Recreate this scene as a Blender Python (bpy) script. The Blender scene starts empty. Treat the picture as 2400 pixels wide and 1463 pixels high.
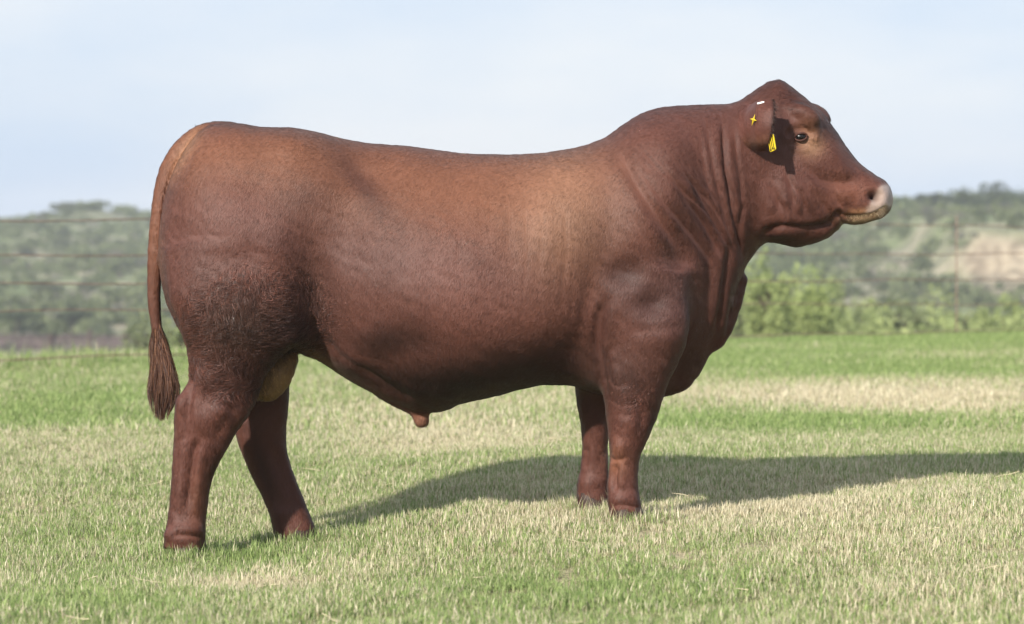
import bpy, math, random
import numpy as np
from math import radians
random.seed(7)
rng = np.random.default_rng(7)
SC = bpy.context.scene
COL = SC.collection

# ------------------------------------------------------------------ camera, sky, sun, exposure
FPX = 6860.0      # focal length in pixels of the 2400 px wide photograph
HOR = 553.0       # horizon row
CAMD = 10.0       # camera to bull
CAMH = 1.0
cam = bpy.data.cameras.new('camera')
cam.sensor_width = 36.0
cam.lens = FPX / 2400.0 * 36.0
cam.shift_y = -(731.5 - HOR) / 2400.0
cam.clip_start = 0.1
cam.clip_end = 5000.0
cam.dof.use_dof = True
cam.dof.focus_distance = 9.8
cam.dof.aperture_fstop = 4.0
cam_o = bpy.data.objects.new('camera', cam)
COL.objects.link(cam_o)
cam_o.location = (0, -CAMD, CAMH)
cam_o.rotation_euler = (radians(90), 0, 0)
SC.camera = cam_o

LDIR = np.array([0.96, 1.76, -1.0])          # direction the sunlight travels
LDIR /= np.linalg.norm(LDIR)
sun_el = math.asin(-LDIR[2])
sun_az = math.atan2(-LDIR[0], -LDIR[1])      # clockwise from +Y

world = bpy.data.worlds.new('World')
SC.world = world
world.use_nodes = True
nt = world.node_tree
nt.nodes.clear()
wo = nt.nodes.new('ShaderNodeOutputWorld')
bg = nt.nodes.new('ShaderNodeBackground')
sky = nt.nodes.new('ShaderNodeTexSky')
sky.sky_type = 'NISHITA'
sky.sun_disc = False
sky.sun_elevation = sun_el
sky.sun_rotation = sun_az
sky.air_density = 1.0
sky.dust_density = 1.5
sky.ozone_density = 1.5
tc = nt.nodes.new('ShaderNodeTexCoord')
mp = nt.nodes.new('ShaderNodeMapping')
mp.inputs['Scale'].default_value = (3.0, 3.0, 9.0)
nz = nt.nodes.new('ShaderNodeTexNoise')
nz.inputs['Scale'].default_value = 1.6
nz.inputs['Detail'].default_value = 5.0
nz.inputs['Roughness'].default_value = 0.5
rp = nt.nodes.new('ShaderNodeMapRange')
rp.inputs['From Min'].default_value = 0.36
rp.inputs['From Max'].default_value = 0.66
rp.inputs['To Min'].default_value = 0.0
rp.inputs['To Max'].default_value = 1.0
mx = nt.nodes.new('ShaderNodeMix')
mx.data_type = 'RGBA'
mx.inputs[0].default_value = 0.86
cv = nt.nodes.new('ShaderNodeMix'); cv.data_type = 'RGBA'             # thin bright cloud veil, bluer where it is thinnest
cv.inputs[6].default_value = (4.75, 5.65, 7.05, 1); cv.inputs[7].default_value = (6.35, 6.65, 7.2, 1)
nt.links.new(tc.outputs['Generated'], mp.inputs['Vector'])
nt.links.new(mp.outputs['Vector'], nz.inputs['Vector'])
nt.links.new(nz.outputs['Fac'], rp.inputs['Value'])
nt.links.new(rp.outputs['Result'], cv.inputs[0])
nt.links.new(cv.outputs[2], mx.inputs[7])
nt.links.new(sky.outputs['Color'], mx.inputs[6])
nt.links.new(mx.outputs[2], bg.inputs['Color'])
bg.inputs['Strength'].default_value = 0.077
nt.links.new(bg.outputs['Background'], wo.inputs['Surface'])

sun = bpy.data.lights.new('sun', 'SUN')
sun.energy = 4.2
sun.angle = radians(1.5)
sun.color = (1.0, 0.945, 0.86)
sun_o = bpy.data.objects.new('sun', sun)
COL.objects.link(sun_o)
sun_o.location = (-20, -40, 30)
from mathutils import Vector
sun_o.rotation_euler = Vector(LDIR).to_track_quat('-Z', 'Y').to_euler()

vs = SC.view_settings
vs.view_transform = 'Standard'
vs.look = 'None'
vs.gamma = 1.0
vs.use_curve_mapping = False
vs.exposure = 0.85

# ------------------------------------------------------------------ helpers
def tag(o, label=None, cat=None, group=None, kind=None):
    if label: o['label'] = label
    if cat: o['category'] = cat
    if group: o['group'] = group
    if kind: o['kind'] = kind
    return o

def mesh_np(name, v, f, smooth=True):
    """v (n,3), f (m,k) all of one size -> mesh"""
    v = np.ascontiguousarray(v, dtype=np.float32)
    f = np.ascontiguousarray(f, dtype=np.int32)
    me = bpy.data.meshes.new(name)
    k = f.shape[1]
    me.vertices.add(len(v)); me.loops.add(f.size); me.polygons.add(len(f))
    me.vertices.foreach_set('co', v.ravel())
    me.loops.foreach_set('vertex_index', f.ravel())
    me.polygons.foreach_set('loop_start', np.arange(0, f.size, k, dtype=np.int32))
    me.polygons.foreach_set('loop_total', np.full(len(f), k, dtype=np.int32))
    if smooth:
        me.polygons.foreach_set('use_smooth', np.ones(len(f), dtype=bool))
    me.update(calc_edges=True)
    me.validate()
    return me

def vcol(me, name, rgb):
    a = me.attributes.new(name, 'FLOAT_COLOR', 'POINT')
    rgb = np.asarray(rgb, dtype=np.float32)
    if rgb.ndim == 1: rgb = np.repeat(rgb[:, None], 3, 1)
    c = np.ones((len(rgb), 4), dtype=np.float32); c[:, :3] = rgb
    a.data.foreach_set('color', c.ravel())

def link(name, me, mat=None, parent=None):
    o = bpy.data.objects.new(name, me)
    COL.objects.link(o)
    if mat is not None and me is not None and len(me.materials) == 0: me.materials.append(mat)
    if parent is not None: o.parent = parent
    return o

def empty(name, loc=(0, 0, 0)):
    o = bpy.data.objects.new(name, None)
    o.empty_display_size = 0.1
    COL.objects.link(o); o.location = loc
    return o

def pchip(x, y):
    x = np.asarray(x, float); y = np.asarray(y, float)
    h = np.diff(x); d = np.diff(y) / h
    m = np.zeros_like(y)
    for i in range(1, len(x) - 1):
        if d[i-1] * d[i] > 0:
            w1 = 2*h[i] + h[i-1]; w2 = h[i] + 2*h[i-1]
            m[i] = (w1 + w2) / (w1/d[i-1] + w2/d[i])
    m[0] = d[0]; m[-1] = d[-1]
    def f(q):
        q = np.clip(q, x[0], x[-1])
        i = np.clip(np.searchsorted(x, q) - 1, 0, len(x) - 2)
        t = (q - x[i]) / h[i]
        return ((2*t**3 - 3*t**2 + 1)*y[i] + (t**3 - 2*t**2 + t)*h[i]*m[i]
                + (-2*t**3 + 3*t**2)*y[i+1] + (t**3 - t**2)*h[i]*m[i+1])
    return f

def sstep(a, b, x):
    t = np.clip((x - a) / (b - a), 0, 1)
    return t*t*(3 - 2*t)

_ph = np.random.default_rng(3).uniform(0, 6.28, (40, 3))
_dr = np.random.default_rng(4).normal(0, 1, (40, 3)); _dr /= np.linalg.norm(_dr, axis=1)[:, None]
def wav(p, freq, oct=4, seed=0):
    """cheap smooth noise, about -1..1, p (...,3)"""
    s = 0.0; a = 1.0; tot = 0.0
    for o in range(oct):
        k = 0.0
        for j in range(5):
            i = (seed*7 + o*5 + j) % 40
            k = k + np.sin((p @ _dr[i]) * freq * (1 + 0.23*j) + _ph[i, 0] + 1.3*np.sin((p @ _dr[(i+11) % 40]) * freq*0.7 + _ph[i, 1]))
        s = s + a*k/3.0; tot += a
        a *= 0.5; freq *= 2.03
    return s / tot

class Mat:
    def __init__(self, name, rough=0.6, spec=0.3):
        self.m = bpy.data.materials.new(name); self.m.use_nodes = True
        self.t = self.m.node_tree
        self.b = self.t.nodes['Principled BSDF']
        self.b.inputs['Roughness'].default_value = rough
        self.b.inputs['Specular IOR Level'].default_value = spec
        self.out = self.t.nodes['Material Output']
    def n(self, typ, **kw):
        x = self.t.nodes.new(typ)
        for k, v in kw.items(): setattr(x, k, v)
        return x
    def l(self, a, b): self.t.links.new(a, b)
    def noise(self, scale, detail=3, vec=None, rough=0.5):
        x = self.n('ShaderNodeTexNoise')
        x.inputs['Scale'].default_value = scale; x.inputs['Detail'].default_value = detail
        x.inputs['Roughness'].default_value = rough
        if vec is not None: self.l(vec, x.inputs['Vector'])
        return x.outputs['Fac']
    def ramp(self, fac, a, b, lo=0.0, hi=1.0):
        x = self.n('ShaderNodeMapRange')
        x.inputs['From Min'].default_value = a; x.inputs['From Max'].default_value = b
        x.inputs['To Min'].default_value = lo; x.inputs['To Max'].default_value = hi
        x.clamp = True
        self.l(fac, x.inputs['Value'])
        return x.outputs['Result']
    def mix(self, fac, a, b, mode='MIX'):
        x = self.n('ShaderNodeMix'); x.data_type = 'RGBA'; x.blend_type = mode
        for i, v in ((0, fac), (6, a), (7, b)):
            if isinstance(v, (tuple, list)): x.inputs[i].default_value = (*v[:3], 1)
            elif isinstance(v, (int, float)): x.inputs[i].default_value = v
            else: self.l(v, x.inputs[i])
        return x.outputs[2]
    def attr(self, name):
        x = self.n('ShaderNodeAttribute'); x.attribute_name = name
        return x
    def pos(self):
        return self.n('ShaderNodeNewGeometry').outputs['Position']
    def bump(self, h, strength, dist):
        x = self.n('ShaderNodeBump')
        x.inputs['Strength'].default_value = strength; x.inputs['Distance'].default_value = dist
        self.l(h, x.inputs['Height']); self.l(x.outputs['Normal'], self.b.inputs['Normal'])
    def col(self, c):
        if isinstance(c, (tuple, list)): self.b.inputs['Base Color'].default_value = (*c[:3], 1)
        else: self.l(c, self.b.inputs['Base Color'])
        return self

# ------------------------------------------------------------------ terrain
def px2x(px, D): return (px - 1200.0) / FPX * D
def py2z(py, D): return CAMH - (py - HOR) / FPX * D

def lawn_z(x, y):
    """height of the mown lawn; the bull's forefeet stand on a gentle rise"""
    r = -0.074 + 0.112*sstep(-0.95, 0.30, x)
    r = r*sstep(-2.6, -0.5, y)*(1 - sstep(0.9, 4.5, y))*(1 - 0.5*sstep(1.2, 3.0, np.abs(x)))
    r = r + 0.03*sstep(0.6, 2.6, y)*(1 - sstep(4.0, 11.0, y))
    p = np.stack(np.broadcast_arrays(x, y, 0*x), -1)
    return r + 0.012*wav(p, 1.1, 3, 2)

LAWN_END = 28.5
_v = pchip([-100, LAWN_END, 34, 48, 80, 120, 170, 205, 235, 2000], [0, 0, -0.25, -1.3, -3.3, -5.2, -6.4, -6.6, -6.2, -6.2])
FA = (px2x(170, 21.8), 21.8); FB = (px2x(2150, 28.6), 28.6)      # line of the wire fence
def lawn_edge(x):
    """distance at which the lawn ends and the land falls away, a little past the fence"""
    t = np.clip((x - FA[0])/(FB[0] - FA[0]), -0.4, 1.4)
    return FA[1] + (FB[1] - FA[1])*t + 2.0 - 1.7*np.clip(t, 0, 1)
def past_edge(x, D): return D + (LAWN_END - lawn_edge(x))*(1 - sstep(50, 90, D))
def hill_z(x, D):
    px = 1200 + x*FPX/D
    lf = 1 - sstep(-14, 26, x)
    zl = 1 + (553 - 524)*430/FPX
    zl = zl + 1.9*np.exp(-((x + 62)/7.0)**2) + 0.25*np.sin(x*0.11)
    zr = 1 + (553 - 486)*330/FPX + 0.3*np.sin(x*0.13 + 1)
    up_l = np.clip((D - 205)/(430 - 205), 0, 1)**1.15
    up_r = np.clip((D - 205)/(330 - 205), 0, 1)**1.1
    b = _v(past_edge(x, D))
    zL = b + (zl + 6.3)*up_l
    zR = b + (zr + 6.3)*up_r
    z = zL*lf + zR*(1 - lf)
    z = z - np.clip(D - 470, 0, 400)*0.02
    p = np.stack(np.broadcast_arrays(x, D, 0*x), -1)
    edge = 247 + 7*wav(p*np.array([1, 0, 0]), 0.16, 3, 5)
    step = sstep(edge - 2.2, edge + 2.2, D)
    m = sstep(36.3, 40.3, x)*(1 - sstep(75, 95, x))
    cl = m*(3.9*step*(1 - sstep(262, 320, D)))
    z = z + cl
    z = z + sstep(60, 200, D)*0.45*wav(p, 0.09, 4, 1)
    steep = m*np.clip(step*(1 - step)*4, 0, 1) + m*0.8*sstep(edge - 34, edge - 4, D + 5*wav(p, 0.35, 3, 7))*(1 - step)
    return z, steep

def ground_z(x, y):
    D = y + CAMD
    De = past_edge(x, D)
    return lawn_z(x, y)*(1 - sstep(LAWN_END - 3, LAWN_END, De)) + _v(De)

def grid_faces(nr, nc):
    i = np.arange(nr*nc).reshape(nr, nc)
    return np.stack([i[:-1, :-1], i[:-1, 1:], i[1:, 1:], i[1:, :-1]], -1).reshape(-1, 4)

# materials of the land
gm = Mat('lawn_soil', 0.95, 0.1)
p_ = gm.pos()
dry = gm.ramp(gm.noise(0.55, 4, p_), 0.42, 0.62)
fine = gm.ramp(gm.noise(60, 4, p_), 0.3, 0.7)
c1 = gm.mix(fine, (0.12, 0.13, 0.05), (0.22, 0.24, 0.09))
c2 = gm.mix(fine, (0.28, 0.235, 0.14), (0.48, 0.42, 0.27))
gm.col(gm.mix(dry, c1, c2)); gm.bump(fine, 0.6, 0.02)

ys = np.concatenate([np.linspace(-55, -14, 25), np.linspace(-13, -3.2, 30), np.arange(-3, 6, 0.1), np.arange(6, 26.1, 0.3)])
xs = np.concatenate([np.linspace(-240, -12, 24), np.linspace(-11, -3.2, 20), np.arange(-3, 3.01, 0.1), np.linspace(3.2, 11, 20), np.linspace(12, 240, 24)])
X, Y = np.meshgrid(xs, ys)
Z = ground_z(X, Y)
ground = link('ground', mesh_np('ground', np.stack([X, Y, Z], -1).reshape(-1, 3), grid_faces(*X.shape)), gm.m)
tag(ground, kind='structure', label='mown pasture ground under the grass')

hm = Mat('hill_earth', 0.95, 0.1)
p_ = hm.pos()
n1 = hm.ramp(hm.noise(0.05, 5, p_), 0.40, 0.62)
n2 = hm.ramp(hm.noise(0.45, 5, p_), 0.35, 0.68)
n3 = hm.ramp(hm.noise(0.16, 4, p_), 0.58, 0.68)
grass_c = hm.mix(n2, (0.12, 0.155, 0.065), (0.20, 0.225, 0.11))
dry_c = hm.mix(n2, (0.19, 0.18, 0.12), (0.30, 0.27, 0.19))
base = hm.mix(n1, grass_c, dry_c)
base = hm.mix(n3, base, (0.40, 0.34, 0.25))
sand = hm.mix(hm.ramp(hm.noise(0.9, 6, p_), 0.35, 0.65), (0.17, 0.135, 0.095), (0.34, 0.285, 0.205))
st = hm.attr('bare').outputs['Fac']
hm.col(hm.mix(st, base, sand)); hm.bump(n2, 0.8, 0.6)
Ds = np.concatenate([np.linspace(35.8, 200, 90), np.linspace(201.5, 300, 110), np.linspace(302, 520, 90)])
us = np.concatenate([np.linspace(-0.9, -0.27, 30), np.linspace(-0.26, 0.26, 210), np.linspace(0.27, 0.9, 30)])
U, DD = np.meshgrid(us, Ds)
XX = U*DD
HZ, ST = hill_z(XX, DD)
hv = np.stack([XX, DD - CAMD, HZ - 0.02], -1).reshape(-1, 3)
hme = mesh_np('hills', hv, grid_faces(*XX.shape)); vcol(hme, 'bare', ST.ravel())
hills = link('hills', hme, hm.m)
tag(hills, kind='structure', label='low brush covered hills with a bare sandy bank')

def hz1(x, D):
    a, _ = hill_z(np.array([float(x)]), np.array([float(D)]))
    return float(a[0])

# ------------------------------------------------------------------ foliage
def leaf_mat(name, c0, c1, trans=0.35):
    m = Mat(name, 0.7, 0.2)
    a = m.attr('tint').outputs['Fac']
    oi = m.n('ShaderNodeObjectInfo').outputs['Random']
    c = m.mix(a, c0, c1)
    hs = m.n('ShaderNodeHueSaturation')
    m.l(c, hs.inputs['Color']); m.l(m.ramp(oi, 0, 1, 0.75, 1.2), hs.inputs['Value'])
    m.l(m.ramp(oi, 0, 1, 0.8, 1.1), hs.inputs['Saturation'])
    c = hs.outputs['Color']
    m.col(c)
    tr = m.n('ShaderNodeBsdfTranslucent'); m.l(c, tr.inputs['Color'])
    ms = m.n('ShaderNodeMixShader'); ms.inputs[0].default_value = trans
    m.l(m.b.outputs['BSDF'], ms.inputs[1]); m.l(tr.outputs['BSDF'], ms.inputs[2])
    m.l(ms.outputs['Shader'], m.out.inputs['Surface'])
    return m.m
M_scrub = leaf_mat('scrub_leaves', (0.085, 0.105, 0.045), (0.18, 0.205, 0.10))
M_grey = leaf_mat('grey_brush_leaves', (0.12, 0.115, 0.085), (0.24, 0.225, 0.165))
M_dark = leaf_mat('dark_tree_leaves', (0.035, 0.055, 0.022), (0.10, 0.13, 0.05))
M_green = leaf_mat('bright_bush_leaves', (0.185, 0.225, 0.09), (0.34, 0.385, 0.165))
M_bark = Mat('bark', 0.9, 0.1).col((0.10, 0.075, 0.055)).m

def leaf_cloud(name, R, H, nblob, nleaf, size, seed, flat=1.0, z0=0.12, mat=None):
    """crown: leaf quads spread through uneven clumps inside an R wide, H high volume"""
    r = np.random.default_rng(seed)
    c = r.normal(0, 1, (nblob, 3)); c /= np.linalg.norm(c, axis=1)[:, None]
    c *= r.uniform(0.25, 0.78, (nblob, 1))
    c[:, 2] = np.abs(c[:, 2])*flat - 0.05
    br = r.uniform(0.22, 0.45, nblob)
    k = r.integers(0, nblob, nleaf)
    q = r.normal(0, 1, (nleaf, 3)); q /= np.linalg.norm(q, axis=1)[:, None]
    q = c[k] + q*br[k][:, None]*r.uniform(0.55, 1.08, (nleaf, 1))
    q[:, 0:2] *= R; q[:, 2] = z0*H + (q[:, 2] + 0.2)/1.3*(1 - z0)*H
    q[:, 2] = np.maximum(q[:, 2], 0.02)
    a = r.normal(0, 1, (nleaf, 3)); a /= np.linalg.norm(a, axis=1)[:, None]
    b = np.cross(a, r.normal(0, 1, (nleaf, 3))); b /= np.linalg.norm(b, axis=1)[:, None]
    s = size*r.uniform(0.6, 1.4, (nleaf, 1))
    v = np.stack([q - a*s, q - b*s*0.5, q + a*s, q + b*s*0.5], 1).reshape(-1, 3)
    me = mesh_np(name, v, np.arange(nleaf*4).reshape(-1, 4), smooth=False)
    t = np.clip(r.normal(0.5, 0.25, nleaf) + (r.uniform(-.3, .3, nblob))[k], 0, 1)
    vcol(me, 'tint', np.repeat(t, 4))
    if mat: me.materials.append(mat)
    return me

def trunk_mesh(name, H, r0, seed, limbs=5, spread=0.22):
    r = np.random.default_rng(seed); V = []; F = []
    def tube(pts, rad):
        base = sum(len(v) for v in V)
        n = 7
        for p, q in zip(pts, rad):
            a = np.linspace(0, 2*np.pi, n, endpoint=False)
            V.append(np.stack([p[0] + q*np.cos(a), p[1] + q*np.sin(a), np.full(n, p[2])], -1))
        for i in range(len(pts) - 1):
            for j in range(n):
                F.append((base+i*n+j, base+i*n+(j+1) % n, base+(i+1)*n+(j+1) % n, base+(i+1)*n+j))
    tube([(0, 0, -0.3), (0.03*H, 0, 0.2*H), (0.05*H, 0.02*H, 0.45*H)], [r0*1.2, r0, r0*0.75])
    for k in range(limbs):
        a = k*6.283/limbs + r.uniform(-.4, .4)
        e = np.array([math.cos(a)*spread*H, math.sin(a)*spread*H, r.uniform(0.5, 0.68)*H])
        s = np.array([0.04*H, 0.01*H, r.uniform(0.25, 0.45)*H])
        tube([s, s*0.5 + e*0.5 + np.array([0, 0, 0.05*H]), e], [r0*0.55, r0*0.35, r0*0.12])
    return mesh_np(name, np.concatenate(V), np.array(F))

def plant(name, label, cat, px, D, h, w, mat, seed, nleaf=700, size=None, nblob=9, trunk=True, flat=1.0, z0=0.12, group=None, sink=0.0):
    x = px2x(px, D); z = hz1(x, D) if D > 35 else float(ground_z(np.array([x]), np.array([D - CAMD]))[0])
    root = empty(name, (x, D - CAMD, z - sink))
    size = size or 0.06*h + 0.03
    cr = link('crown', leaf_cloud('crown', w/2, h, nblob, nleaf, size, seed, flat, z0), mat, root)
    if trunk: link('trunk', trunk_mesh('trunk', h, 0.035*h, seed), M_bark, root)
    tag(root, label, cat, group)
    return root

# single trees and bushes that can be told apart
for px, D, h, w, lab in [
        (2105, 318, 2.0, 5.0, 'small rounded dark tree on the right skyline beside the muzzle'),
        (2185, 325, 2.0, 4.8, 'low dark tree on the right skyline, second from the muzzle'),
        (2262, 316, 3.1, 6.0, 'broad dark tree on the right skyline above the sandy bank'),
        (2335, 320, 3.0, 6.2, 'wide dark tree on the right skyline, next to the edge tree'),
        (2405, 312, 3.6, 6.5, 'tallest dark tree on the right skyline, cut by the frame edge')]:
    plant('skyline_tree', lab, 'tree', px, D, h, w, M_dark, int(px), 1500, 0.16, 12, group='trees on the right skyline')
for px, D, h, w, lab in [
        (150, 424, 2.1, 5.0, 'pale round tree on top of the left hill knoll'),
        (225, 428, 1.8, 7.0, 'low spreading tree on the left hill knoll nearest the tail'),
        (105, 420, 1.2, 4.0, 'small low tree at the left end of the hill knoll')]:
    plant('hilltop_tree', lab, 'tree', px, D, h, w, M_scrub, int(px), 1200, 0.2, 10, group='trees on the left hill knoll')
for px, lab in [(38, 'dark flat topped shade tree at the left edge beyond the pen'), (168, 'dark flat topped shade tree between the pen and the tail')]:
    plant('shade_tree', lab, 'tree', px, 214, 2.2, 3.6, M_dark, int(px) + 3, 900, 0.14, 9, flat=0.35, z0=0.55, group='flat topped trees beyond the pen')
plant('green_bush', 'bright green round bush behind the fence left of the tail', 'bush', 345, 60, 2.6, 1.5, M_green, 11, 3400, 0.055, 11)
plant('green_bush', 'smaller yellow green bush seen between tail and hind leg', 'bush', 425, 63, 2.8, 1.1, M_green, 12, 3000, 0.055, 9)
plant('tall_green_bush', 'tall light green bush behind the fence below the bull\'s throat', 'bush', 1790, 68, 4.0, 1.7, M_green, 13, 5500, 0.065, 14)
plant('sloping_green_bush', 'sprawling light green bush on the slope right of the tall bush', 'bush', 1868, 72, 3.4, 2.4, M_green, 14, 5200, 0.07, 14)
hed = [(1748, 74, 2.0, 1.3), (1880, 80, 1.75, 1.7), (1965, 82, 1.85, 1.6), (2050, 84, 1.7, 1.7), (2130, 80, 1.75, 1.6), (2215, 84, 1.75, 1.8), (2300, 86, 1.35, 1.5), (2375, 82, 1.4, 1.7)]
hl = ['leftmost green bush in the hedge row, touching the brisket', 'second green bush of the hedge row from the bull', 'green bush with a dark gap in the hedge row below the chin',
      'fourth green bush of the hedge row from the bull', 'green bush in the middle of the hedge row right of the muzzle', 'third hedge row bush from the right frame edge',
      'lower hedge row bush next to the rightmost one', 'rightmost low bush of the hedge row at the frame edge']
for (px, D, h, w), lab in zip(hed, hl):
    plant('hedge_bush', lab, 'bush', px, D, h + 1.75, w*1.6, M_green, int(px), 4200, 0.075, 14, group='bushes in a row behind the fence')

# hillside bushes: the larger ones single, the rest one mass
bush_me = [leaf_cloud('bush_%d' % i, 1.0, 1.0, 7 + i % 3, 420, 0.10, 50 + i, 0.9, 0.02, M_scrub) for i in range(4)]
grey_me = [leaf_cloud('brush_%d' % i, 1.0, 1.0, 7 + i % 3, 420, 0.10, 70 + i, 0.9, 0.02, M_grey) for i in range(3)]
r2 = random.Random(21)
def hill_bush(px, D, h, w, grey, side):
    x = px2x(px, D); z = hz1(x, D)
    o = link('hill_bush', r2.choice(grey_me if grey else bush_me))
    o.location = (x, D - CAMD, z - 0.15); o.scale = (w/2, w/2, h); o.rotation_euler = (0, 0, r2.uniform(0, 6.28))
    if side == 'l':
        tag(o, ('dry grey' if grey else 'green') + ' scrub bush on the hillside left of the tail', 'bush', ('dry grey' if grey else 'green') + ' scrub bushes on the left hillside')
    else:
        tag(o, ('dry grey' if grey else 'green') + ' scrub bush on the hillside right of the bull', 'bush', ('dry grey' if grey else 'green') + ' scrub bushes on the right hillside')
for i in range(55):
    hill_bush(r2.uniform(-120, 420), r2.uniform(208, 400), r2.uniform(1.3, 2.4), r2.uniform(2.2, 5.0), r2.random() < 0.2, 'l')
for i in range(80):
    px = r2.uniform(1690, 2520); D = r2.uniform(170, 312)
    if px > 2200 and 205 < D < 266 and r2.random() < 0.9: continue
    hill_bush(px, D, r2.uniform(1.0, 2.0), r2.uniform(1.8, 4.2), r2.random() < 0.55, 'r')

def scatter_mass(name, n, gen, leaves, size, mat, seed, label, cat):
    r = np.random.default_rng(seed)
    P = gen(n, r)                                   # x, D, h, w
    z, st = hill_z(P[:, 0], P[:, 1])
    P[:, 2] *= np.where(st > .25, .35, 1.0); P[:, 3] *= np.where(st > .25, .5, 1.0)
    k = np.repeat(np.arange(n), leaves)
    q = r.normal(0, 1, (n*leaves, 3)); q /= np.linalg.norm(q, axis=1)[:, None]
    q *= r.uniform(0.5, 1.0, (len(q), 1))
    q[:, 2] = np.abs(q[:, 2])
    c = np.stack([P[k, 0] + q[:, 0]*P[k, 3]/2, P[k, 1] - CAMD + q[:, 1]*P[k, 3]/2, z[k] + q[:, 2]*P[k, 2]], -1)
    a = r.normal(0, 1, c.shape); a /= np.linalg.norm(a, axis=1)[:, None]
    b = np.cross(a, r.normal(0, 1, c.shape)); b /= np.linalg.norm(b, axis=1)[:, None]
    s = size*r.uniform(0.6, 1.4, (len(c), 1))*(P[k, 2:3])**0.5
    v = np.stack([c - a*s, c - b*s*0.55, c + a*s, c + b*s*0.55], 1).reshape(-1, 3)
    me = mesh_np(name, v, np.arange(len(c)*4).reshape(-1, 4), smooth=False)
    t = np.clip(r.normal(0.5, 0.2, len(c)) + r.uniform(-.35, .35, n)[k], 0, 1)
    vcol(me, 'tint', np.repeat(t, 4))
    return tag(link(name, me, mat), label, cat, kind='stuff')
def gen_far(n, r):
    D = r.uniform(205, 470, n); u = r.uniform(-0.52, 0.52, n)
    return np.stack([u*D, D, r.uniform(0.5, 1.6, n), r.uniform(1.0, 4.0, n)], -1)
def gen_low(n, r):
    D = r.uniform(120, 330, n); u = r.uniform(-0.52, 0.52, n)
    return np.stack([u*D, D, r.uniform(0.3, 0.9, n), r.uniform(0.8, 3.0, n)], -1)
scatter_mass('hillside_brush', 4500, gen_far, 60, 0.26, M_scrub, 5, 'mass of low green scrub covering the hills', 'scrub')
scatter_mass('dry_hillside_brush', 1550, gen_low, 55, 0.2, M_grey, 6, 'mass of dry greyish brush on the hill slopes', 'scrub')

def gen_slope(n, r):
    px = r.uniform(1640, 2560, n); D = r.uniform(72, 104, n)
    h = r.uniform(1.5, 2.5, n)*(1 - .25*sstep(2250, 2400, px)) + (D - 72)*.02 + .7*np.exp(-((px - 1790)/70)**2)
    return np.stack([px2x(px, D), D, h, r.uniform(.9, 2.0, n)], -1)
scatter_mass('green_slope_brush', 260, gen_slope, 170, 0.085, M_green, 8, 'light green brush growing over the slope right of the bull', 'scrub')

# ------------------------------------------------------------------ wire fence behind the lawn
rm = Mat('rusty_wire', 0.75, 0.3)
rm.col(rm.mix(rm.ramp(rm.noise(9, 4, rm.pos()), 0.35, 0.7), (0.16, 0.09, 0.07), (0.30, 0.21, 0.17)))
rm.b.inputs['Metallic'].default_value = 0.2
def tube_path(pts, rad, n=6):
    pts = np.asarray(pts, float); rad = np.broadcast_to(np.asarray(rad, float), len(pts))
    t = np.gradient(pts, axis=0); t /= np.linalg.norm(t, axis=1)[:, None]
    up = np.where(np.abs(t[:, 2:3]) > 0.9, np.array([[0, 1.0, 0]]), np.array([[0, 0, 1.0]]))
    a = np.cross(t, up); a /= np.linalg.norm(a, axis=1)[:, None]
    b = np.cross(t, a)
    an = np.linspace(0, 2*np.pi, n, endpoint=False)
    v = pts[:, None] + rad[:, None, None]*(np.cos(an)[None, :, None]*a[:, None] + np.sin(an)[None, :, None]*b[:, None])
    f = []
    for i in range(len(pts) - 1):
        for j in range(n):
            f.append((i*n + j, i*n + (j+1) % n, (i+1)*n + (j+1) % n, (i+1)*n + j))
    v = v.reshape(-1, 3)
    v = np.concatenate([v, pts[:1], pts[-1:]])
    c0 = len(v) - 2
    L = (len(pts) - 1)*n
    for j in range(n):
        f.append((c0, c0, j, (j+1) % n)); f.append((c0 + 1, c0 + 1, L + (j+1) % n, L + j))
    return v, f
def mesh_poly(name, v, f, smooth=True):
    me = bpy.data.meshes.new(name)
    f = [tuple(dict.fromkeys(q)) for q in f]
    me.from_pydata([tuple(p) for p in v], [], f); me.update()
    if smooth: me.polygons.foreach_set('use_smooth', np.ones(len(me.polygons), dtype=bool))
    return me

def fence_pt(t): return FA[0] + (FB[0] - FA[0])*t, FA[1] + (FB[1] - FA[1])*t
fence = empty('wire_fence', (0, 15, 0))
tag(fence, 'rusty five strand wire fence running behind the bull', 'fence')
for hl_, hr_ in [(1.115, 1.105), (0.845, 0.83), (0.655, 0.56), (0.435, 0.335), (0.085, 0.065)]:
    pts = []
    for t in np.linspace(-0.5, 1.45, 60):
        x, D = fence_pt(t)
        sag = 0.012*math.sin(t*9 + hl_*17) + 0.006*math.sin(t*31 + hl_*5)
        pts.append((x, D - CAMD - 15, hl_ + (hr_ - hl_)*t + sag))
    v, f = tube_path(pts, 0.0052 + 0.0012*random.random())
    link('wire', mesh_poly('wire', v, f), rm.m, fence)
for t in (-0.42, -0.16, 0.2, 0.45, 0.70, 1.062, 1.31):
    x, D = fence_pt(t)
    # T section steel post
    w, th = 0.0045, 0.0035
    prof = [(-w, -th), (w, -th), (w, 0), (th/2, 0), (th/2, 0.03), (-th/2, 0.03), (-th/2, 0), (-w, 0)]
    v = [(px_, py_, -0.3) for px_, py_ in prof] + [(px_, py_, 1.2) for px_, py_ in prof]
    f = [(i, (i+1) % 8, 8 + (i+1) % 8, 8 + i) for i in range(8)] + [tuple(range(7, -1, -1)), tuple(range(8, 16))]
    po = link('post', mesh_poly('post', v, f, False), rm.m, fence)
    po.location = (x, D - CAMD - 15 + 0.012, 0)

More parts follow.
